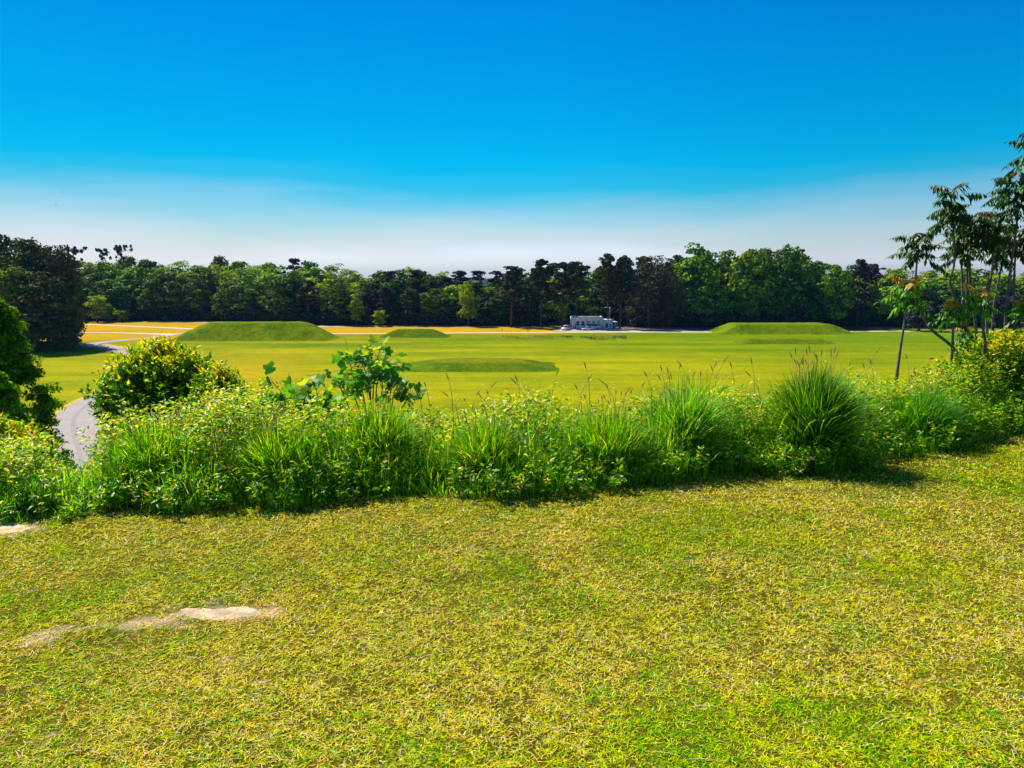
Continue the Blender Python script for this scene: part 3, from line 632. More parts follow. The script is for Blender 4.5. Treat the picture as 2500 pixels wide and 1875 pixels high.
# ------------------------------------------------------------------ yellow-tipped bush on the left
def bush(label, px, ytop, ybot, wpx, Y, nsh, seed, group=None, Lr=(.035, .065), cat='bush', yb=1.25, name='bush'):
    c = at_y(px, ytop, Y); z0 = float(hill(np.array([c[0]]), np.array([Y]))[0]); H = c[2] - z0; R = wpx / 2 / FPX * Y
    t = thing(name, label, cat, (c[0], Y, z0), group=group)
    zb = zrow(Y, ybot) - z0
    # shell of shoots over a dome from zb to H
    a = rng.uniform(0, 6.283, nsh); u = rng.random(nsh) ** .6; el = u * math.pi / 2
    lump = .70 + .56 * fbm(np.cos(a) * 2.2 + seed, np.sin(a) * 2.2 + u * 3, seed)
    rr = R * np.cos(el) * lump; zz = zb + (H - zb) * np.sin(el) * (.72 + .4 * (lump - .6)); inner = rng.random(nsh) ** .35
    P = np.stack([rr * inner * np.cos(a), rr * inner * np.sin(a), zb * .6 + (zz - zb * .6) * (.25 + .75 * inner)], 1)
    out = unit(np.stack([np.cos(a) * np.cos(el), np.sin(a) * np.cos(el), np.sin(el) + .7], 1) + rng.normal(0, .25, (nsh, 3)))
    nl = 16; s = rng.random((nsh, nl)); ln = rng.uniform(.08, .27, nsh)[:, None]
    pos = (P[:, None] + out[:, None] * (ln * s)[..., None] + rng.normal(0, .012, (nsh, nl, 3))).reshape(-1, 3); m = len(pos)
    dr = unit(np.repeat(out, nl, 0) * .6 + rng.normal(0, .6, (m, 3))); nr = unit(rng.normal(0, .6, (m, 3)) + [0, 0, 1])
    tt = (s * .5 + .5 * np.repeat(np.clip((P[:, 2:] - zb) / (H - zb), 0, 1), nl, 1)).ravel()
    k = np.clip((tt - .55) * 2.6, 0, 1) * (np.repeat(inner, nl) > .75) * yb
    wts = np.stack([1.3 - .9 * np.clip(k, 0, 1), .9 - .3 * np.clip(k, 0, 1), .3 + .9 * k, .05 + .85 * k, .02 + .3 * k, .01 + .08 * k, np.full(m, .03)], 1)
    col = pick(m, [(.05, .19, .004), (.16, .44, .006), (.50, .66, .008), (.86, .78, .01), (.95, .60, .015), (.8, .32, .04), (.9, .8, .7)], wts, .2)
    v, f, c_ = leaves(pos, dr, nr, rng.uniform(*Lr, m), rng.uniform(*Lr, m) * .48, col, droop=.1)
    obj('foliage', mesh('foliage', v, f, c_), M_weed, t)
    mb = MB()
    for i in range(14):
        aa = random.uniform(0, 6.28); q = random.uniform(.3, .85) * R
        mb.tube([(0.08 * math.cos(aa), .08 * math.sin(aa), -.05), (q * .45 * math.cos(aa), q * .45 * math.sin(aa), zb * .6), (q * math.cos(aa), q * math.sin(aa), zb + (H - zb) * random.uniform(.4, .8))], [.016, .011, .004], 5)
    mb.build('branches', M_stem, t)
bush('rounded dark bush with bright yellow and orange leaf tips, left of centre', 392, 856, 1010, 256, 8.2, 1900, 3, Lr=(.045, .085), yb=1.5)
bush('low yellow-green bush joined to the right side of the rounded yellow-tipped bush', 535, 935, 1010, 130, 7.6, 500, 5)
bush('yellow-tipped bush at the far left below the dark slope tree', 0, 1070, 1180, 200, 6.6, 1200, 7, Lr=(.04, .07), yb=1.5)
bush('small sprig of yellow bush overhanging the bend of the road', 262, 935, 1000, 50, 8.0, 110, 9)
bush('orange and yellow leafy shrub at the foot of the sumac stems', 2455, 848, 960, 260, 8.6, 1500, 11, yb=1.2)

# ------------------------------------------------------------------ broad-leaved saplings (four-lobed leaves)
LOBE = np.array([(0, 0), (.10, -.02), (.46, .10), (.52, .30), (.30, .42), (.50, .62), (.42, .88), (.18, .80), (0, .72)])
LOBE = np.vstack([LOBE, [(-x, y) for x, y in LOBE[1:-1][::-1]]])
def lobed(pos, dirn, nrm, S, cols):
    n = len(pos); k = len(LOBE); dirn = unit(dirn); side = unit(np.cross(dirn, nrm)); up = unit(np.cross(side, dirn))
    V = pos[:, None] + side[:, None] * (LOBE[None, :, :1] * S[:, None, None]) + dirn[:, None] * (LOBE[None, :, 1:] * S[:, None, None])
    V += up[:, None] * (np.abs(LOBE[None, :, :1]) * .25 * S[:, None, None]) - up[:, None] * (LOBE[None, :, 1:] ** 2 * .2 * S[:, None, None])
    ctr = pos + dirn * (S * .45)[:, None]; V = np.concatenate([V, ctr[:, None]], 1)
    b = (np.arange(n) * (k + 1))[:, None]
    F = np.concatenate([b + np.array([i, (i + 1) % k, k]) for i in range(k)])
    return V.reshape(-1, 3), F, np.repeat(cols, k + 1, 0)
def sapling(label, Y, stems, leafS, seedlab, npl=9, name='sapling'):
    r = np.random.default_rng(seedlab)
    pts0 = at_y(*stems[0][0], Y); z0 = float(hill(np.array([pts0[0]]), np.array([Y]))[0])
    t = thing(name, label, 'sapling', (pts0[0], Y, z0), group='broad-leaved saplings on the bank')
    O = np.array([pts0[0], Y, z0]); P = []; D = []; twig = MB()
    for si, st in enumerate(stems):
        Q = [at_y(x, y, Y + .25 * math.sin(si * 2.3)) - O for x, y in st]; Q = catmull(Q, 6); n = len(Q)
        mb = MB(); mb.tube([tuple(q) for q in Q], list(np.linspace(.0075, .0025, n)), 6); mb.build('stem', M_sstem, t, smooth=True)
        for q in range(npl):
            f = r.uniform(.32, 1.0) if q else 1.0; c = Q[int(f * (n - 1))]; a = r.uniform(0, 6.28); el = r.uniform(-.1, .9)
            d = np.array([math.cos(a) * math.cos(el), math.sin(a) * math.cos(el) * .9, math.sin(el)]); ln = r.uniform(.04, .14); e = c + d * ln
            twig.tube([tuple(c), tuple(c + d * ln * .5 + [0, 0, .006]), tuple(e)], [.0022, .0018, .0014], 4); P.append(e); D.append(d + [0, 0, r.uniform(-.9, .3)])
    P = np.array(P); D = np.array(D); n = len(P)
    nr = unit(r.normal(0, .7, (n, 3)) + [0, -.2, .9])
    col = np.array([(.05, .20, .015), (.08, .28, .02), (.16, .42, .03), (.42, .55, .03)])[r.choice(4, n, p=[.35, .35, .2, .1])]
    hi = P[:, 2] > np.quantile(P[:, 2], .9); col[hi & (r.random(n) < .4)] = (.50, .58, .02)
    v, f, c = lobed(P, D, nr, r.uniform(*leafS, n), col); obj('foliage', mesh('foliage', v, f, c), M_tulip, t)
    twig.build('leaf_stalks', M_sstem, t)
sapling('tall multi-stemmed sapling with glossy four-lobed leaves against the field', 6.9, [
    [(905, 1010), (905, 950), (907, 900), (905, 838)], [(890, 1010), (870, 950), (858, 900), (850, 858)], [(918, 1005), (920, 940), (935, 910), (948, 885)],
    [(928, 1010), (933, 950), (938, 905), (985, 895)], [(955, 1010), (962, 960), (975, 935)], [(860, 1015), (835, 955), (820, 925)], [(895, 1005), (880, 930), (872, 880)], [(910, 980), (915, 900), (930, 845)],
    [(975, 1005), (1000, 970), (1010, 972)], [(880, 1010), (862, 960), (845, 935)], [(905, 990), (895, 915), (870, 862)]], (.06, .11), 3, npl=24)
sapling('low broad sapling with large light green lobed leaves left of the tall sapling', 6.6, [
    [(720, 1060), (700, 1010), (690, 965), (662, 928)], [(725, 1060), (715, 1000), (722, 935)], [(760, 1060), (755, 1000), (752, 930)], [(790, 1055), (780, 1000), (768, 925)],
    [(700, 1060), (680, 1010), (650, 965)], [(780, 1050), (800, 1000), (805, 960)], [(740, 1070), (735, 1010), (740, 985)]], (.08, .135), 8, npl=15)

# ------------------------------------------------------------------ sumac stems with whorls of drooping compound leaves
def sumac_crown(R, n, r, tipcol=True):
    pos = []; dr = []; nr = []; L = []; col = []; rach = MB(); tips = []
    for i in range(n):
        a = i * 2.399 + r.uniform(-.3, .3); lvl = i / max(1, n - 1); z0 = -.85 * R * lvl; ln = R * r.uniform(.5, 1.2) * (.7 + .35 * min(1, lvl * 2))
        e0 = 1.35 - 1.5 * lvl + r.normal(0, .3); d = np.array([math.cos(a), math.sin(a), 0.]); m = 9; pts = []
        for k in range(m + 1):
            s = k / m; pts.append(d * ln * s * (1 - .12 * s) + np.array([0, 0, z0 + ln * (e0 * .5 * s - .42 * s * s)]))
        pts = np.array(pts); rach.tube([tuple(p) for p in pts], list(np.linspace(.0028, .0012, m + 1)), 4, cap=False)
        young = lvl < .18 and tipcol and r.random() < .75
        for k in range(2, m + 1):
            T = unit(pts[k] - pts[k - 1]); S = unit(np.cross(T, [0, 0, 1.])); ll = R * .36 * math.sin(math.pi * min(.95, (k / m) * .8 + .12)) + .015
            for sg in (-1, 1):
                q = unit(S * sg + T * r.uniform(.1, .7) + np.array([0, 0, -.6 - r.uniform(0, .9)]) + r.normal(0, .2, 3)); pos.append(pts[k]); dr.append(q); nr.append(unit(T * .4 + np.array([0, 0, 1.]) + S * sg * .6)); L.append(ll)
                col.append(((.60, .26, .015), (.45, .26, .02), (.25, .28, .02))[r.integers(3)] if young else (.12, .38, .006) if (tipcol and r.random() < .7) else (.10, .07, .012) if (lvl < .1 and r.random() < .5) else ((.02, .075, .004), (.035, .12, .005), (.06, .18, .006), (.015, .05, .004))[r.integers(4)])
        pos.append(pts[-1]); dr.append(T); nr.append((0, 0, 1.)); L.append(ln * .22); col.append(col[-1])
    L = np.array(L); v, f, c = leaves(np.array(pos), np.array(dr), np.array(nr), L, np.maximum(L * .3, .016), np.array(col) * r.uniform(.8, 1.2, (len(L), 1)), fold=.1, droop=.15)
    return mesh('leaves', v, f, c), rach.mesh('twigs')
rs = np.random.default_rng(21)
CROWNS = [sumac_crown(1.0 * .36, n, rs, False) for n in (15, 17, 14, 16)]; LOWC = [sumac_crown(.36, n, rs, True) for n in (16, 18)]
SUM = [  # stem polyline in the picture, crown radius px, depth, label
    ([(2188, 935), (2197, 860), (2206, 800), (2217, 705)], 62, 8.3, 'sumac with low orange-tipped crown on a bare stem, farthest left of the sumacs'),
    ([(2342, 878), (2272, 802), (2242, 740), (2236, 680), (2243, 592)], 66, 8.7, 'strongly leaning sumac whose small dark crown stands alone against the sky'),
    ([(2385, 870), (2347, 772), (2322, 700), (2320, 680), (2330, 640), (2328, 560), (2322, 486)], 70, 9.0, 'tall curved sumac stem with the broad left crown of the cluster'),
    ([(2362, 880), (2360, 718), (2363, 624), (2360, 572)], 58, 9.4, 'straight sumac stem with a crown just right of the solitary dark crown'),
    ([(2386, 870), (2376, 747), (2370, 700), (2368, 631), (2378, 540)], 62, 9.2, 'slim sumac stem in the middle of the cluster carrying a mid-height crown'),
    ([(2410, 870), (2409, 754), (2421, 664), (2425, 620), (2418, 545)], 64, 8.9, 'sumac stem rising from the shrub into the dense middle crown'),
    ([(2398, 870), (2402, 772), (2412, 690), (2430, 645), (2445, 600)], 60, 9.3, 'bent sumac stem with a lower crown in the dense middle of the cluster'),
    ([(2420, 860), (2427, 743), (2447, 638), (2452, 570)], 62, 9.6, 'sumac stem behind the others with a crown touching the right cluster'),
    ([(2451, 860), (2458, 736), (2470, 638), (2483, 537), (2480, 448)], 70, 8.8, 'tallest dark sumac stem with the high crown against the sky'),
    ([(2322, 890), (2327, 801), (2325, 755)], 52, 8.5, 'short sumac with a green crown half way up, left of the tall stems'),
    ([(2405, 860), (2398, 790), (2390, 725)], 56, 8.4, 'short orange-tipped sumac in front of the tall stems'),
    ([(2500, 880), (2508, 800), (2506, 745)], 52, 8.6, 'low green sumac crown at the right edge'),
    ([(2560, 900), (2555, 700), (2540, 500), (2532, 348)], 72, 8.7, 'highest sumac whose leaf tips just enter at the right edge'),
    ([(2372, 890), (2362, 850), (2354, 812)], 34, 8.7, 'smallest sumac shoot with a tuft of leaves at the foot of the cluster'),
    ([(2478, 870), (2474, 760), (2478, 640), (2488, 580)], 62, 9.1, 'sumac stem with a mid-height crown at the right of the cluster'),
    ([(2345, 880), (2350, 740), (2348, 660), (2343, 600)], 54, 9.3, 'thin sumac stem with a small lower crown under the broad left crown'),
]
for i, (st, rp, Y, lab) in enumerate(SUM):
    Q = [at_y(x, y, Y) for x, y in st]; b = Q[0]; z0 = float(hill(np.array([b[0]]), np.array([Y]))[0]); O = np.array([b[0], Y, z0])
    t = thing('sumac', lab, 'sumac', tuple(O), group='sumac saplings on the right of the bank')
    C = catmull([np.array([0, 0, -.05])] + [q - O for q in Q], 6); mb = MB()
    mb.tube([tuple(q) for q in C], list(np.linspace(.021, .0085, len(C)) * (1.0 if rp > 40 else .6)), 8); mb.build('stem', M_sstem, t, smooth=True)
    s = (rp / FPX * Y) / .36 * (1.0 if i not in (2, 8) else 1.08)
    for (me, rm), off, sc_, rz in ((LOWC[i % 2] if i in (0, 9, 10, 11, 13) else CROWNS[i % 4], (0, 0, .10 * s), 1.0, i * 1.3), (CROWNS[(i + 2) % 4], (0, 0, -.08 * s), .72, i * 2.1 + 1)):
        if sc_ < 1 and i not in (2, 5, 8): continue
        l = obj('foliage', me, M_sumac, t); l.location = tuple(C[-1] + np.array(off)); l.scale = (s * sc_,) * 3; l.rotation_euler = (0, 0, rz)
        k = obj('twigs', rm, M_sstem, l)

# ------------------------------------------------------------------ trees
def crown_cloud(lobes, per, size, pal, wts, r, shell=.7, squash=.8, dark=None):
    """leaf faces gathered on many small lobes; lobes: (x,y,z,radius)"""
    L = np.array(lobes); n = len(L) * per; idx = np.repeat(np.arange(len(L)), per)
    d = unit(r.normal(0, 1, (n, 3))); d[:, 2] = np.where(d[:, 2] < -.35, -d[:, 2], d[:, 2])
    rad = L[idx, 3] * (shell + (1 - shell) * r.random(n)) * (.85 + .3 * r.random(n))
    pos = L[idx, :3] + d * rad[:, None] * np.array([1, 1, squash])
    a = unit(np.cross(d, r.normal(0, 1, (n, 3)))); nr = unit(d + r.normal(0, .55, (n, 3)))
    sz = size * r.uniform(.6, 1.3, n); pal = np.array(pal)
    lobec = r.choice(len(pal), len(L), p=np.array(wts) / sum(wts)); ci = np.where(r.random(n) < .65, lobec[idx], r.choice(len(pal), n, p=np.array(wts) / sum(wts)))
    c = pal[ci] * r.uniform(.75, 1.25, (n, 1))
    return leaves(pos, a, nr, sz, sz * .75, c, fold=.12, droop=.12)
def broadleaf(seed, H=22., R=5.5, base=.08, nl=70, per=60, size=.85, pal=None, wts=(3, 3, 2, 1), oval=1.0):
    r = np.random.default_rng(seed); zc = H * (base + (1 - base) * .5); hz = H * (1 - base) * .5; lobes = []
    for k in range(nl):
        d = unit(r.normal(0, 1, 3)); q = r.random() ** .28 * .86
        f = 1.0 + .18 * math.sin(3 * math.atan2(d[1], d[0]) + seed) + .15 * r.normal()
        lobes.append((d[0] * R * q * f * oval, d[1] * R * q * f, zc + d[2] * hz * q * (1 + .04 * r.normal()), R * r.uniform(.24, .40)))
    for k in range(6): lobes.append((r.normal(0, R * .35), r.normal(0, R * .35), zc + r.normal(0, hz * .4), R * .4))
    pal = pal or [(.05, .12, .003), (.09, .19, .004), (.15, .27, .005), (.03, .07, .003)]
    v, f, c = crown_cloud(lobes, per, size, pal, wts, r); cr = mesh('crown', v, f, c)
    mb = MB(); mb.tube([(0, 0, -.3), (.1, 0, H * .2), (0, .1, H * .5), (.1, .1, H * .85)], [.42, .33, .2, .06], 7)
    for k in range(9):
        l = lobes[r.integers(nl)]; z = H * r.uniform(.22, .55); mb.tube([(0, 0, z), (l[0] * .5, l[1] * .5, (z + l[2]) / 2 + .3), tuple(l[:3])], [.16, .1, .04], 5)
    return cr, mb.mesh('trunk')
def pine(seed, H=25., R=4.4, bare=.5, nb=95, per=50, size=.66, pal=None, umbrella=False):
    r = np.random.default_rng(seed); lobes = []; mb = MB(); bx, by = r.normal(0, .35, 2)
    mb.tube([(0, 0, -.3), (bx * .4, by * .4, H * .4), (bx, by, H * .75), (bx * .8, by * .8, H * .97)], [.30, .25, .17, .05], 7)
    for k in range(nb):
        s = r.random() ** (.8 if not umbrella else .5); z = H * (bare + (1 - bare) * s); q = (1 - ((z / H - bare) / (1 - bare)) ** 2.0 * .72) if not umbrella else (.6 + .5 * s)
        a = r.uniform(0, 6.283); rr = R * q * r.uniform(.25, 1.0) * (1 + .4 * math.sin(2 * a + z * .9 + seed)); zz = z + r.normal(0, .3)
        lobes.append((bx * .8 + rr * math.cos(a), by * .8 + rr * math.sin(a), min(zz, H - .4), r.uniform(.5, 1.15)))
        if k % 2 == 0: mb.tube([(bx * .6, by * .6, z - .9), (rr * .5 * math.cos(a) + bx * .6, rr * .5 * math.sin(a) + by * .6, z - .5), (rr * math.cos(a), rr * math.sin(a), zz)], [.09, .06, .03], 4)
    pal = pal or [(.06, .10, .012), (.05, .07, .015), (.09, .09, .02), (.09, .075, .03)]
    v, f, c = crown_cloud(lobes, per, size, pal, (3, 3, 2, 1), r, shell=.2, squash=.6); return mesh('crown', v, f, c), mb.mesh('trunk')
LIME = [(.20, .32, .003), (.32, .44, .004), (.10, .20, .004), (.44, .52, .006)]
MID = [(.15, .29, .002), (.26, .42, .003), (.42, .56, .004), (.06, .14, .003)]  # leaf colours brightened to imitate sunlit crowns in the rear rows
PURP = [(.06, .045, .045), (.045, .04, .045), (.07, .06, .045), (.04, .05, .03)]
VB_ = [broadleaf(100 + i, R=5.0 + .5 * (i % 3), oval=1 + .1 * (i % 2)) for i in range(5)]
VM_ = [broadleaf(150 + i, pal=MID, R=5.2, nl=76, per=56) for i in range(3)]
VG_ = [broadleaf(170 + i, pal=[(.08, .18, .002), (.13, .26, .003), (.22, .36, .004), (.035, .09, .002)], R=5.2, nl=76, per=56) for i in range(3)]
VT_ = [broadleaf(180 + i, pal=[(.28, .42, .003), (.38, .50, .004), (.50, .60, .005), (.14, .26, .003)], R=3.2, base=.35, nl=42, per=34, size=.5) for i in range(3)]
VP_ = [pine(200 + i, bare=.34 + .06 * (i % 3)) for i in range(5)]
VPP = [pine(230 + i, bare=.30, R=4.2, nb=60, pal=PURP) for i in range(2)]
VU_ = [pine(240 + i, bare=.72, R=4.5, nb=26, umbrella=True) for i in range(2)]
VL_ = [broadleaf(260 + i, pal=LIME, R=5., base=.05, nl=46) for i in range(2)]
VD_ = [broadleaf(270 + i, R=5.2, base=.0, nl=95, per=44, pal=[(.06, .06, .02), (.045, .05, .02), (.08, .09, .02), (.04, .04, .03)], size=.5) for i in range(2)]
VW_ = [broadleaf(290 + i, R=5.6, base=-.14, nl=150, per=60, pal=[(.05, .08, .008), (.07, .10, .01), (.12, .14, .02), (.06, .05, .02)], size=.6) for i in range(2)]
VPK = [broadleaf(280 + i, H=12, R=4.4, base=.2, nl=44, pal=[(.05, .04, .05), (.04, .045, .04), (.06, .06, .05), (.03, .04, .03)]) for i in range(2)]
KIND = {'b': (VB_, M_far, 'broadleaf_tree', 22, 5.5), 'm': (VM_, M_far, 'broadleaf_tree', 22, 5.2), 'g': (VG_, M_far, 'broadleaf_tree', 22, 5.2), 't': (VT_, M_far, 'poplar_tree', 22, 3.2), 'p': (VP_, M_farpine, 'pine_tree', 25, 3.6),
        'q': (VPP, M_farpine, 'pine_tree', 25, 4.2), 'u': (VU_, M_farpine, 'pine_tree', 25, 4.5), 'l': (VL_, M_farlime, 'broadleaf_tree', 22, 5.), 'd': (VD_, M_farpine, 'pine_tree', 22, 5.2), 'w': (VW_, M_farpine, 'broadleaf_tree', 22, 5.6), 'k': (VPK, M_far, 'park_tree', 12, 4.4)}
WB = [(-300, 783), (190, 783), (480, 784), (700, 792), (860, 795), (1200, 796), (1400, 797), (1500, 799), (1800, 801), (2100, 799), (2800, 799)]
cnt = [0]
def tree(kind, px, ytop, label, group, Y=None, ybase=None, wpx=None, z0=0.0, lift=0.0):
    vs, mt, name, H0, R0 = KIND[kind]; cnt[0] += 1
    if Y is None: Y = at_z(px, ybase)[1]
    p = at_y(px, ytop, Y); H = p[2] - z0; s = H / H0
    cr, tk = vs[cnt[0] % len(vs)]
    t = thing(name, label, 'pine tree' if 'pine' in name else 'tree', (p[0], Y, z0), random.uniform(0, 6.28), group)
    sw = s if wpx is None else (wpx / 2 / FPX * Y) / R0
    t.scale = (sw, sw, s)
    obj('crown', cr, mt, t); obj('trunk', tk, M_bark, t); return t
SIL = [(-200, 590), (0, 605), (150, 620), (200, 622), (330, 624), (400, 631), (470, 622), (500, 632), (525, 614), (560, 628), (600, 622), (680, 628), (720, 631), (760, 634), (830, 636), (880, 655), (950, 653), (1000, 645), (1060, 652),
       (1120, 657), (1160, 666), (1185, 677), (1220, 660), (1250, 655), (1290, 655), (1320, 640), (1370, 645), (1420, 645), (1480, 628), (1520, 630), (1550, 634), (1590, 622), (1630, 632), (1660, 622), (1690, 606),
       (1740, 606), (1780, 618), (1830, 598), (1880, 602), (1920, 604), (1970, 608), (2000, 628), (2050, 642), (2100, 640), (2170, 640), (2210, 643), (2280, 652), (2340, 645), (2400, 655), (2500, 650), (2800, 650)]
def zone(px):
    return ('behind the large mound' if 420 < px < 830 else 'left of the large mound' if px <= 420 else 'left of the building' if px < 1340 else
            'behind the building' if px < 1530 else 'behind the right mound' if px < 2110 else 'behind the sumacs')
KN = {'g': 'leafy domed tree', 'b': 'dark broadleaf tree', 'm': 'round green tree', 't': 'slender pale tree', 'p': 'dark pine', 'q': 'brownish pine', 'l': 'yellow-green tree', 'd': 'dense conifer', 'u': 'umbrella pine'}
def kindmix(px, row):
    if px < 430: w = dict(b=4, m=3, t=1.5, p=.5)
    elif px < 700: w = dict(b=3, m=3, t=3, p=.6)
    elif px < 900: w = dict(b=2, m=2.5, t=2, q=1.6)
    elif px < 1220: w = dict(b=2, m=1.2, t=1.2, p=2.6, q=1)
    elif px < 1540: w = dict(b=1, p=5, q=.8)
    elif px < 1660: w = dict(p=2, d=3)
    elif px < 2060: w = dict(b=2.5, g=4)
    elif px < 2170: w = dict(q=2, b=1.5)
    else: w = dict(b=2.5, m=2, t=1)
    if row == 0: w.pop('t', None); w['b'] = w.get('b', 0) + 2.5; w['m'] = .3  # dark leaf palettes in front stand in for the wood's shaded face
    if row == 1: w['b'] = w.get('b', 0) + 1.5
    if row > 1 and (px < 900 or px > 2150): w['m'] = w.get('m', 0) + 2; w['t'] = w.get('t', 0) + 2; w['b'] = 1  # rear rows favour bright palettes: sunlit canopy put into the leaf colour
    return random.choices(list(w), list(w.values()))[0]
WOOD = {}
rows = [(4, 62, 30, 0), (13, 50, 14, 8), (26, 46, 5, 0), (42, 44, 0, 9)]      # depth behind the edge, spacing px, px below skyline
rowtop = [(38, 74), (20, 42), (8, 24), (-2, 12)]
for ri, (dep, sp_, _, off) in enumerate(rows):
    px = -130 + off
    while px < 2680:
        px += sp_ * random.uniform(.8, 1.2)
        yb = ip(px, WB); Y = at_z(px, yb)[1] + dep + random.uniform(-2, 2); a, b = rowtop[ri]; s = float(ip(px, SIL))
        if 1215 < px < 1660 and ri < 2: a, b = a * .8, b * .9
        yt = s + random.uniform(a, b)
        if ri == 3: yt = s + random.triangular(-3, 12, 0)
        yt = min(yt, 662 if ri == 3 else 740)
        if ri == 0 and (1330 < px < 1545): continue
        k = kindmix(px, ri)
        WOOD.setdefault((k, ri, zone(px)), []).append((px, tree(k, px, yt, 'x', f'trees of the far wood {zone(px)}', Y=Y, wpx=random.uniform(.9, 1.25) * (76 if k in 'bmg' else 58 if k in 'tpq' else 74))))
RW = ['front-row', 'second-row', 'third-row', 'skyline']
for (k, ri, z), L_ in WOOD.items():
    L_.sort(key=lambda q: q[0])
    for i, (px, t) in enumerate(L_): t['label'] = (f'{ORD[i]} from the left of the {RW[ri]} {KN[k]}s {z}' if len(L_) > 1 else f'only {RW[ri]} {KN[k]} {z}')
# trees that can be picked out one by one
G = 'single trees at the edge of the far wood'
for (k, px, yt, yb, wp, lab) in [
    ('l', 1143, 680, 797, 52, 'brightest yellow-green tree at the wood edge, midway between the small mound and the white building'),
    ('l', 702, 738, 789, 42, 'small bright green bushy tree just behind the right shoulder of the large mound'),
    ('l', 868, 716, 796, 36, 'small lime green tree at the wood edge just left above the small mound'),
    ('l', 925, 752, 797, 40, 'low yellow-green tree directly behind the small mound'),
    ('m', 1362, 671, 799, 78, 'round leafy green tree left of and behind the white building'),
    ('m', 1440, 685, 799, 88, 'round leafy green tree directly behind the roof of the white building'),
    ('d', 1590, 617, 801, 112, 'huge dark conifer right of the white building, tallest on its side'),
    ('d', 1638, 634, 802, 66, 'dark conifer leaning on the right of the huge dark conifer'),
    ('g', 1704, 602, 799, 112, 'broad-crowned tree, first high dome right of the huge dark conifer'),
    ('g', 1838, 594, 799, 104, 'broad-crowned tree with the highest dome above the long right-hand mound'),
    ('b', 1930, 600, 800, 112, 'broad-crowned dark tree right of the highest dome'),
    ('g', 2045, 655, 801, 72, 'lower round tree with a pale rim at the right end of the long mound'),
    ('l', 1738, 728, 799, 36, 'pale green small tree lit at the foot of the wood left of the long mound'),
    ('p', 1322, 634, 799, 62, 'tall pine with an open top left above the white building'),
    ('p', 1248, 651, 799, 72, 'round-topped pine with two bare trunks, left of the tall open pine'),
    ('p', 1487, 621, 802, 60, 'highest pine in the row right above the white building'),
    ('p', 1517, 625, 803, 56, 'pine beside the highest one, just left of the huge dark conifer'),
    ('p', 1410, 640, 801, 56, 'slender pine showing sky through its top above the white building'),
    ('p', 1375, 641, 800, 64, 'flat-topped pine between the tall open pine and the slender pine'),
    ('q', 2102, 634, 801, 64, 'brown-purple half-bare tree right of the long right-hand mound'),
    ('t', 1000, 643, 781, 40, 'feathery pale poplar rising over the pines behind the small mound'),
    ('t', 1086, 648, 781, 28, 'thin feathery poplar right of the pale poplar'),
    ('t', 525, 614, 772, 34, 'feathery round-topped tree rising above the wood over the large mound'),
    ('l', 232, 712, 787, 60, 'pale willow-like tree at the wood edge next to the tall left pines'),
    ('l', 262, 742, 786, 36, 'small bright bush-like tree right of the pale willow-like tree'),
    ('l', 296, 752, 786, 44, 'low pale olive bushy tree at the end of the far path')]:
    tree(k, px, yt, lab, G, Y=at_z(px, yb)[1] + (16 if px in (1362, 1440) else 0), wpx=wp)
for px, yt, lab in ((178, 602, 'umbrella-topped pine peeping out just right of the tall left pines'), (250, 608, 'small umbrella-topped pine rising alone above the left wood'), (296, 598, 'taller of the umbrella-topped pines above the left wood')):
    tree('u', px, yt, lab, 'umbrella-topped pines over the left wood', Y=372, wpx=36 if px != 178 else 44)
# nearer tall trees at the left edge
for (k, px, yt, Y, wp, lab) in [
    ('l', 18, 625, 196, 105, 'sunlit yellow-green tree at the left edge in front of the tall pines'), ('l', -50, 600, 205, 110, 'yellow-green tree cut by the left edge behind the dark slope tree'),
    ('w', 52, 568, 206, 150, 'tall dark conifer at the left edge, highest point of the left trees'), ('d', 132, 588, 206, 112, 'dark conifer at the right of the left group, over the path'),
    ('w', 146, 596, 211, 92, 'tall ragged dark tree at the right of the left group'), ('w', 96, 580, 218, 120, 'round-topped dark tree between the two dark conifers of the left group'), ('b', 12, 568, 228, 100, 'tall leafy tree behind the left edge group'),
    ('w', 70, 640, 196, 170, 'dark leafy tree filling the foot of the left group'), ('w', 138, 668, 200, 105, 'dark spreading tree whose shadow falls on the path fork')]:
    tree(k, px, yt, lab, 'tall nearer trees at the left edge', Y=Y, wpx=wp)
# park trees seen between the sumac stems
for (px, yt, yb, wp, lab) in [(2249, 738, 808, 72, 'small dark purple-brown park tree with a short trunk below the solitary sumac crown'), (2333, 735, 808, 66, 'dark park tree behind the left tall sumac stems'),
    (2432, 725, 808, 60, 'dark park tree behind the middle sumac stems'), (2450, 722, 807, 50, 'dark park tree just right of the middle sumac stems'), (2486, 720, 808, 56, 'dark park tree by the right edge behind the tallest sumac'), (2560, 715, 808, 70, 'park tree beyond the right edge')]:
    tree('k', px, yt, lab, 'dark park trees on the far grass at the right', ybase=yb, wpx=wp)
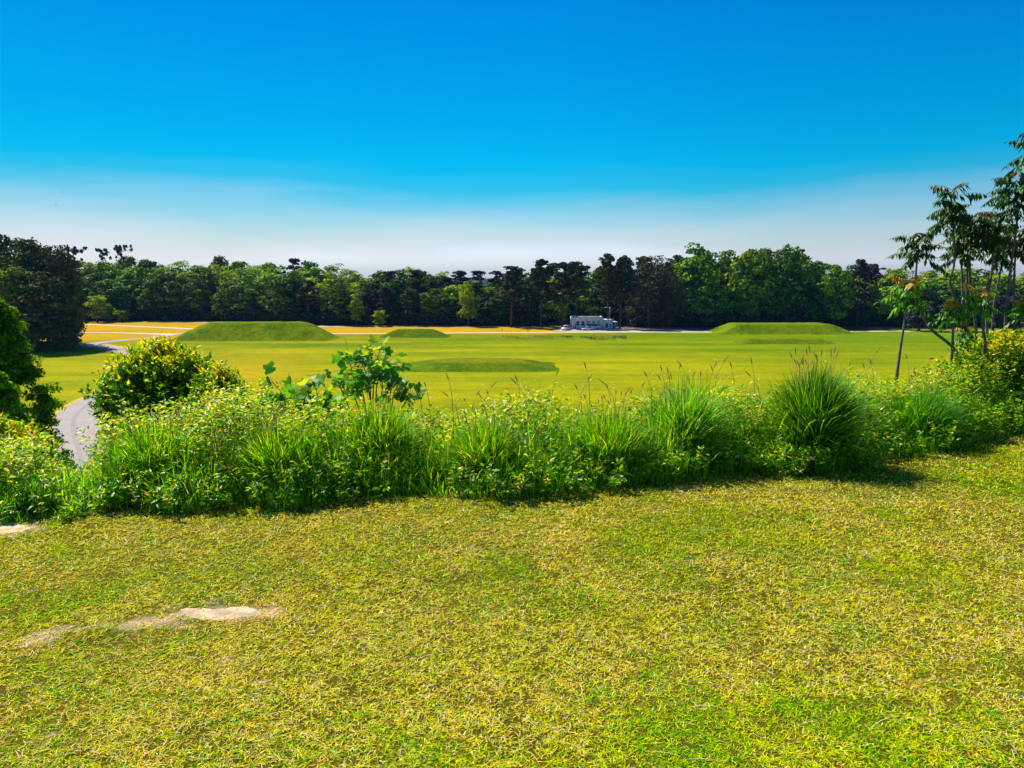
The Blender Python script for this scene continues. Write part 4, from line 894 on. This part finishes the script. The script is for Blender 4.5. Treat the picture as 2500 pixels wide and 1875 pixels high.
# undergrowth at the foot of the wood
def under():
    parts = []; n = 6500; px = rng.uniform(-150, 2700, n); yb = ip(px, WB); Y0 = np.array([at_z(a, b)[1] for a, b in zip(px, yb)]); Y = Y0 + rng.uniform(0, 30, n)
    X = (px - 1250) / FPX * (Y0 * cp + EYE * sp); h = rng.uniform(1.5, 9.0, n) * (1 + .6 * ((Y - Y0) > 8)) * (.5 + fbm(X / 9, Y / 9, 66)); r = np.random.default_rng(5)
    keep = ~((px > 1340) & (px < 1545) & (Y - Y0 < 16)); X, Y, h = X[keep], Y[keep], h[keep]
    L = np.stack([X, Y, h * .5, rng.uniform(1.0, 2.2, len(X))], 1)
    v, f, c = crown_cloud(L, 22, 1.1, [(.03, .07, .01), (.045, .10, .01), (.08, .15, .015), (.05, .05, .03)], (3, 3, 1, 1), r, shell=.4)
    tag(obj('wood_undergrowth', mesh('wood_undergrowth', v, f, c), M_far), 'dark shrubby undergrowth along the foot of the far wood', 'undergrowth', kind='stuff')
under()

# near tree on the slope at the left edge
def slope_tree(label, px, ytop, R, Y, seed, nl=230, pal=None, taper=1.0, oy=1.0):
    r = np.random.default_rng(seed); c = at_y(px, ytop, Y); z0 = float(hill(np.array([c[0]]), np.array([Y]))[0]); H = c[2] - z0; lobes = []
    for k in range(nl):
        s = r.random() ** 1.25; z = H * (.04 + .93 * s); s = .3 + .7 * s; z = H * s; q = min(1.0, ((1 - s) / .36) ** .55) * r.random() ** .3; a = r.uniform(0, 6.283)
        lobes.append((R * q * math.cos(a) * (1 + .12 * math.sin(z * 1.7)), R * q * math.sin(a), z, r.uniform(.26, .5) * (1 if R > 2 else .7)))
    v, f, c_ = crown_cloud(lobes, 230, .105, pal or [(.06, .17, .002), (.15, .33, .002), (.32, .52, .003), (.02, .07, .002)], (3, 3, 1.5, 2), r, shell=.45)
    t = thing('leafy_tree', label, 'tree', (c[0], Y, z0), group='leafy trees on the slope at the left'); obj('crown', mesh('crown', v, f, c_), M_near_tree, t)
    mb = MB(); mb.tube([(0, 0, -.3), (.1, 0, H * .4), (0, 0, H * .92)], [.2, .14, .03], 8)
    for k in range(22):
        l = lobes[r.integers(nl)]; mb.tube([(0, 0, max(.3, l[2] - .9)), (l[0] * .5, l[1] * .5, l[2] - .4), l[:3]], [.05, .035, .015], 5)
    mb.build('trunk', M_bark, t)
slope_tree('large dark leafy tree at the left edge beside the road bend', -22, 742, 2.15, 29, 4, nl=620)
slope_tree('smaller lighter tree in front of the large dark tree at the left edge', -5, 915, .85, 23, 6, nl=260, pal=[(.14, .32, .003), (.26, .46, .003), (.44, .62, .006), (.04, .12, .003)])

# ------------------------------------------------------------------ the white building, lamp and cars
bp_ = at_z(1402, 803.2); bx0 = bp_[0]; by0 = bp_[1]; sc1 = by0 / FPX
def bX(px): return (px - 1402) * sc1 * 1.005
def bZ(py): return max(0, float(zrow(by0, py)) - 0)
B = thing('flat_roofed_building', 'long low white building with flat roof at the foot of the wood', 'building', (bx0, by0, 0))
Wm = bX(1471); Hm = bZ(775.5); Dm = 8.5
wins = [(1407, 1414, 784, 795, 'g'), (1419, 1427, 784, 795, 'g'), (1432, 1440, 784, 796, 'b'), (1445, 1452, 784, 795, 'b'), (1457, 1464, 784, 797, 'b')]
def wall_front(x0, x1, H, holes, th=.25, y=0.0):
    """front wall with real openings; holes (x0,x1,z0,z1)"""
    mb = MB(); xs = sorted(holes); a = x0
    for (h0, h1, z0, z1) in xs:
        mb.box((a, y, 0), (h0, y + th, H)); mb.box((h0, y, z1), (h1, y + th, H))
        if z0 > .02: mb.box((h0, y, 0), (h1, y + th, z0))
        a = h1
    mb.box((a, y, 0), (x1, y + th, H)); return mb
holes = [(bX(a), bX(b), bZ(d), bZ(c)) for a, b, c, d, _ in wins]
mb = wall_front(0, Wm, Hm, holes); mb.box((0, .25, 0), (.25, Dm, Hm)); mb.box((Wm - .25, .25, 0), (Wm, Dm, Hm)); mb.box((.25, Dm - .25, 0), (Wm - .25, Dm, Hm)); mb.build('wall', M_white, B)
MB().box((-.95, -.05, 0), (-.01, Dm * .9, Hm + .12)).build('end_wall', M_trim, B)
mb = MB().box((-.02, -.12, Hm), (Wm + .12, .14, Hm + .28)); mb.box((-.02, .14, Hm), (.22, Dm, Hm + .28)); mb.box((Wm - .12, .14, Hm), (Wm + .12, Dm, Hm + .28)); mb.build('parapet', M_trim, B)
MB().box((.22, .14, Hm - .02), (Wm - .12, Dm, Hm + .1)).build('roof', M_roof, B)
for (h0, h1, z0, z1), wn_ in zip(holes, wins):
    fr = MB().box((h0, .06, z0), (h0 + .1, .16, z1)).box((h1 - .1, .06, z0), (h1, .16, z1)).box((h0 + .1, .06, z1 - .1), (h1 - .1, .16, z1)).box((h0 + .1, .06, z0), (h1 - .1, .16, z0 + .1)) \
        .box((h0 + .1, .07, (z0 + z1) / 2 - .05), (h1 - .1, .15, (z0 + z1) / 2 + .05)).box((h0 - .06, -.1, z0 - .12), (h1 + .06, .04, z0 - .003)).build('window', M_frame, B)
    MB().box((h0 + .05, .18, z0 + .05), (h1 - .05, .21, z1 - .05)).build('pane', M_glass if wn_[4] == 'g' else M_blind, fr)
# entrance step and door next to the first window
dr = MB().box((bX(1404.3), -.06, .05), (bX(1406.3), -.01, 2.2)).build('door', M_dark, B)
MB().box((bX(1404.6), -.10, 1.05), (bX(1404.9), -.06, 1.2)).build('handle', M_rim, dr)
# lower right wing
x0, x1, Hw = Wm + .13, bX(1495), bZ(782.5)
h = [(bX(1478), bX(1484), bZ(800), bZ(789)), (bX(1488), bX(1492), bZ(798), bZ(790))]
mb = wall_front(x0, x1, Hw, h, y=.3); mb.box((x1 - .25, .55, 0), (x1, Dm * .8, Hw)); mb.box((x0, Dm * .8 - .25, 0), (x1 - .25, Dm * .8, Hw)); wing = mb.build('wing_wall', M_white, B)
MB().box((x0 + .002, .16, Hw), (x1 + .12, Dm * .8, Hw + .22)).build('wing_roof', M_trim, B)
for (h0, h1, z0, z1) in h:
    f = MB().box((h0, .36, z0), (h0 + .09, .46, z1)).box((h1 - .09, .36, z0), (h1, .46, z1)).box((h0 + .09, .36, z1 - .09), (h1 - .09, .46, z1)).box((h0 + .09, .36, z0), (h1 - .09, .46, z0 + .09)).build('window', M_frame, B)
    MB().box((h0 + .04, .48, z0 + .04), (h1 - .04, .5, z1 - .04)).build('pane', M_glass, f)
mb = MB().box((x1 + .13, .6, bZ(787.6)), (bX(1508), 5, bZ(786))); mb.build('carport_roof', M_trim, B)
for yy in (.75, 4.8): MB().box((bX(1507) - .12, yy - .1, 0), (bX(1507) + .05, yy + .05, bZ(787.6) - .003)).build('carport_post', M_trim, B)
MB().box((x1 + .6, 3.5, 0), (x1 + 1.5, 4.6, 1.7)).build('storage_cabinet', M_roof, B)
MB().tube([(.5, 1.2, Hm + .1), (.5, 1.2, Hm + .95)], .11, 8).tube([(.5, 1.2, Hm + .95), (.5, 1.2, Hm + 1.05)], .18, 8).build('vent_pipe', M_pale, B)

p = at_z(1495, 801); t = thing('street_lamp', 'tall street lamp with arm reaching left above the wing of the white building', 'street lamp', (p[0], at_z(1495, 797.5)[1], 0)); Yl = t.location.y
Hl = float(zrow(Yl, 750)); MB().tube([(0, 0, 0), (0, 0, Hl * .6)], .11, 8).build('pole', M_dark, t); MB().tube([(0, 0, Hl * .6), (0, 0, Hl)], [.10, .16], 8).build('upper_pole', M_pale, t)
MB().tube([(0, 0, Hl - .05), (-.9, 0, Hl + .02), (-1.5, 0, Hl - .05)], .08, 6).build('arm', M_pale, t)
hd = MB().tube([(-1.45, 0, Hl - .05), (-1.7, 0, Hl - .1), (-2.1, 0, Hl - .18)], [.12, .2, .1], 8).build('lamp_head', M_pale, t)

def car(name, label, px, py, rz, L=4.6, Wc=1.85, H=1.48, paint=M_carwhite, style='sedan'):
    p = at_z(px, py); t = thing(name, label, 'car', (p[0], p[1], 0), rz, 'cars parked by the white building')
    a = L / 2; zb = .28
    if style == 'sedan': low = [(-a, .45), (-a + .05, .75), (-a + 1.1, .95), (a - .9, 1.0), (a - .03, .88), (a, .5), (a - .1, zb), (-a + .1, zb)]; cab = [(-a + 1.05, .945), (-a + 1.85, H), (a - 1.65, H), (a - .75, .99)]
    elif style == 'suv': low = [(-a, .5), (-a + .05, .95), (-a + .95, 1.1), (a - .3, 1.12), (a - .02, 1.0), (a, .55), (a - .1, zb), (-a + .1, zb)]; cab = [(-a + .95, 1.095), (-a + 1.55, H), (a - .5, H), (a - .15, 1.11)]
    else: low = [(-a, .55), (-a + .05, 1.0), (-a + .8, 1.2), (a - .05, 1.25), (a, .6), (a - .1, zb), (-a + .1, zb)]; cab = [(-a + .8, 1.195), (-a + 1.5, H), (a - .15, H), (a - .03, 1.24)]
    def bodyprism(prof, w0, w1, z0, z1):
        n = len(prof); V = []
        for s in (-1, 1):
            for x, z in prof: V.append((x, s * (w0 + (w1 - w0) * np.clip((z - z0) / (z1 - z0), 0, 1)) / 2, z))
        return MB().add(V, [(i, (i + 1) % n, n + (i + 1) % n, n + i) for i in range(n)] + [tuple(range(n))[::-1], tuple(range(n, 2 * n))])
    bd = bodyprism(low, Wc, Wc * .96, .3, 1.1).build('body', paint, t)
    z0 = cab[0][1]; g = bodyprism(cab, Wc * .93, Wc * .74, z0, H).build('windows', M_glass, t)
    MB().box((cab[1][0] + .02, -Wc * .37, H - .03), (cab[2][0] - .02, Wc * .37, H + .035)).build('roof', paint, t)
    mb = MB()
    for s in (-1, 1):
        for q in (0, 1, 2):
            xa = [cab[0][0], (cab[1][0] + cab[2][0]) / 2, cab[3][0]][q]; xb = [cab[1][0], (cab[1][0] + cab[2][0]) / 2, cab[2][0]][q]
            mb.tube([(xa, s * (Wc * .465 + .01), z0), (xb, s * (Wc * .37 + .01), H)], .045, 4)
    mb.build('pillars', paint, t)
    for sx in (-1, 1):
        for s in (-1, 1):
            wmb = MB(); wmb.cyl((sx * (a - .85), .33), .33, s * (Wc / 2 - .2), s * (Wc / 2 + .012), 16); wh = wmb.build('wheel', M_tyre, t)
            MB().cyl((sx * (a - .85), .33), .2, s * (Wc / 2 + .004), s * (Wc / 2 + .02), 12).build('rim', M_rim, wh)
    for s in (-1, 1):
        MB().box((-a - .01, s * Wc * .42 - .16, .62), (-a + .07, s * Wc * .42 + .12, .78)).build('headlight', M_lamp, t)
        MB().box((a - .08, s * Wc * .42 - .14, .72), (a + .01, s * Wc * .42 + .12, .86)).build('tail_light', mat_tail, t)
    MB().box((-a - .012, -.5, .34), (-a + .05, .5, .55)).build('grille', M_dark, t)
mat_tail = mat_plain('tail_light_red', (.35, .01, .01), .2)
car('parked_car', 'white sport utility car parked at the left end of the white building', 1382, 806.3, math.radians(62), 4.6, 1.9, 1.8, style='suv')
car('parked_car', 'dark car half hidden between the white sport utility car and the building', 1397, 801.8, math.radians(0), 4.3, 1.8, 1.45, M_cardark)
car('parked_car', 'white sedan facing left in front of the middle of the building', 1434, 806.4, math.radians(20), 4.5, 1.85, 1.5)
car('parked_car', 'white van behind the white sedan, seen from its rear quarter', 1451, 803.6, math.radians(160), 4.9, 1.95, 1.9, style='van')

# rough dry growth in the middle of the field
def rough():
    r = np.random.default_rng(44); n = 5200; px = r.uniform(1225, 1530, n); py = 825 + r.normal(0, 2.6, n) + (px - 1380) * .012
    P = np.array([at_z(a, b) for a, b in zip(px, py)]); k = fbm(P[:, 0] / 3, P[:, 1] / 5, 71); keep = k > .45; P = P[keep]; n = len(P)
    dk = (px[keep] > 1370) & (fbm(P[:, 0] / 4, P[:, 1] / 6, 73) > .48)
    c = np.where(dk[:, None], pick(n, [(.03, .10, .01), (.05, .15, .01)], [1, 1]), pick(n, [(.45, .30, .08), (.20, .25, .02), (.12, .10, .05)], [2, 2, 1]))
    v, f, c = blades(P, np.where(dk, r.uniform(.4, .8, n), r.uniform(.2, .5, n)), r.uniform(0, 6.28, n), r.uniform(.1, .8, n), r.uniform(.06, .16, n), c, levels=3)
    tag(obj('rough_grass', mesh('rough_grass', v, f, c), M_tall), 'unmown strip of rough brown and dark green growth in the field', 'rough grass', kind='stuff')
rough()
# small posts along the far road
for i, (px, py) in enumerate([(1289, 811.5), (1320, 799.5), (1226, 809)]):
    p = at_z(px, py); t = thing('marker_post', ['short dark marker post by the far road left of the white car', 'short dark post at the wood edge left of the white sport utility car', 'short dark marker post above the small mound beside the road'][i], 'post', tuple(p))
    MB().tube([(0, 0, -.1), (0, 0, 1.1)], .09, 8).build('post', M_dark, t); MB().tube([(0, 0, 1.1), (0, 0, 1.22)], [.12, .05], 8).build('cap', M_pale, t)
# birds far up
def bird_mesh():
    b = MB().tube([(-.28, 0, 0), (-.1, 0, .03), (.1, 0, .04), (.25, 0, .03), (.34, 0, .02)], [.01, .07, .09, .05, .01], 8).mesh('body', True)
    wg = MB().add([(.12, 0, .05), (-.1, 0, .05), (-.02, .35, .16), (.14, .35, .17), (-.12, .8, .1), (.02, .82, .1)], [(0, 1, 2, 3), (3, 2, 4, 5)]).mesh('wing')
    return b, wg
BM, WG = bird_mesh()
for px, py, lab in ((722, 413, 'tiny bird high above the middle of the wood'), (151, 469, 'tiny bird in the sky at the left, upper of two'), (137, 500, 'tiny bird in the sky at the left, lower of two'), (2182, 346, 'tiny bird high on the right above the sumac crowns')):
    p = at_y(px, py, 180); t = thing('bird', lab, 'bird', tuple(p), random.uniform(0, 6), 'birds in the sky'); t.scale = (.55,) * 3
    obj('body', BM, M_bird, t); obj('wing', WG, M_bird, t); o = obj('wing', WG, M_bird, t); o.scale = (1, -1, 1)
print('trees', cnt[0], 'objects', len(bpy.data.objects))

# ------------------------------------------------------------------ the air
hm = bpy.data.materials.new('thin_air'); hm.use_nodes = True; hm.node_tree.nodes.clear()
vp = N(hm.node_tree, 'ShaderNodeVolumePrincipled'); vp.inputs['Density'].default_value = .00006; vp.inputs['Color'].default_value = (.15, .42, 1, 1); vp.inputs['Anisotropy'].default_value = .1
vo = N(hm.node_tree, 'ShaderNodeOutputMaterial'); hm.node_tree.links.new(vp.outputs[0], vo.inputs['Volume'])
tag(MB().box((-3600, -3100, -2), (3600, 4700, 60)).build('haze', hm), 'thin bluish air over the field', 'haze', kind='stuff')
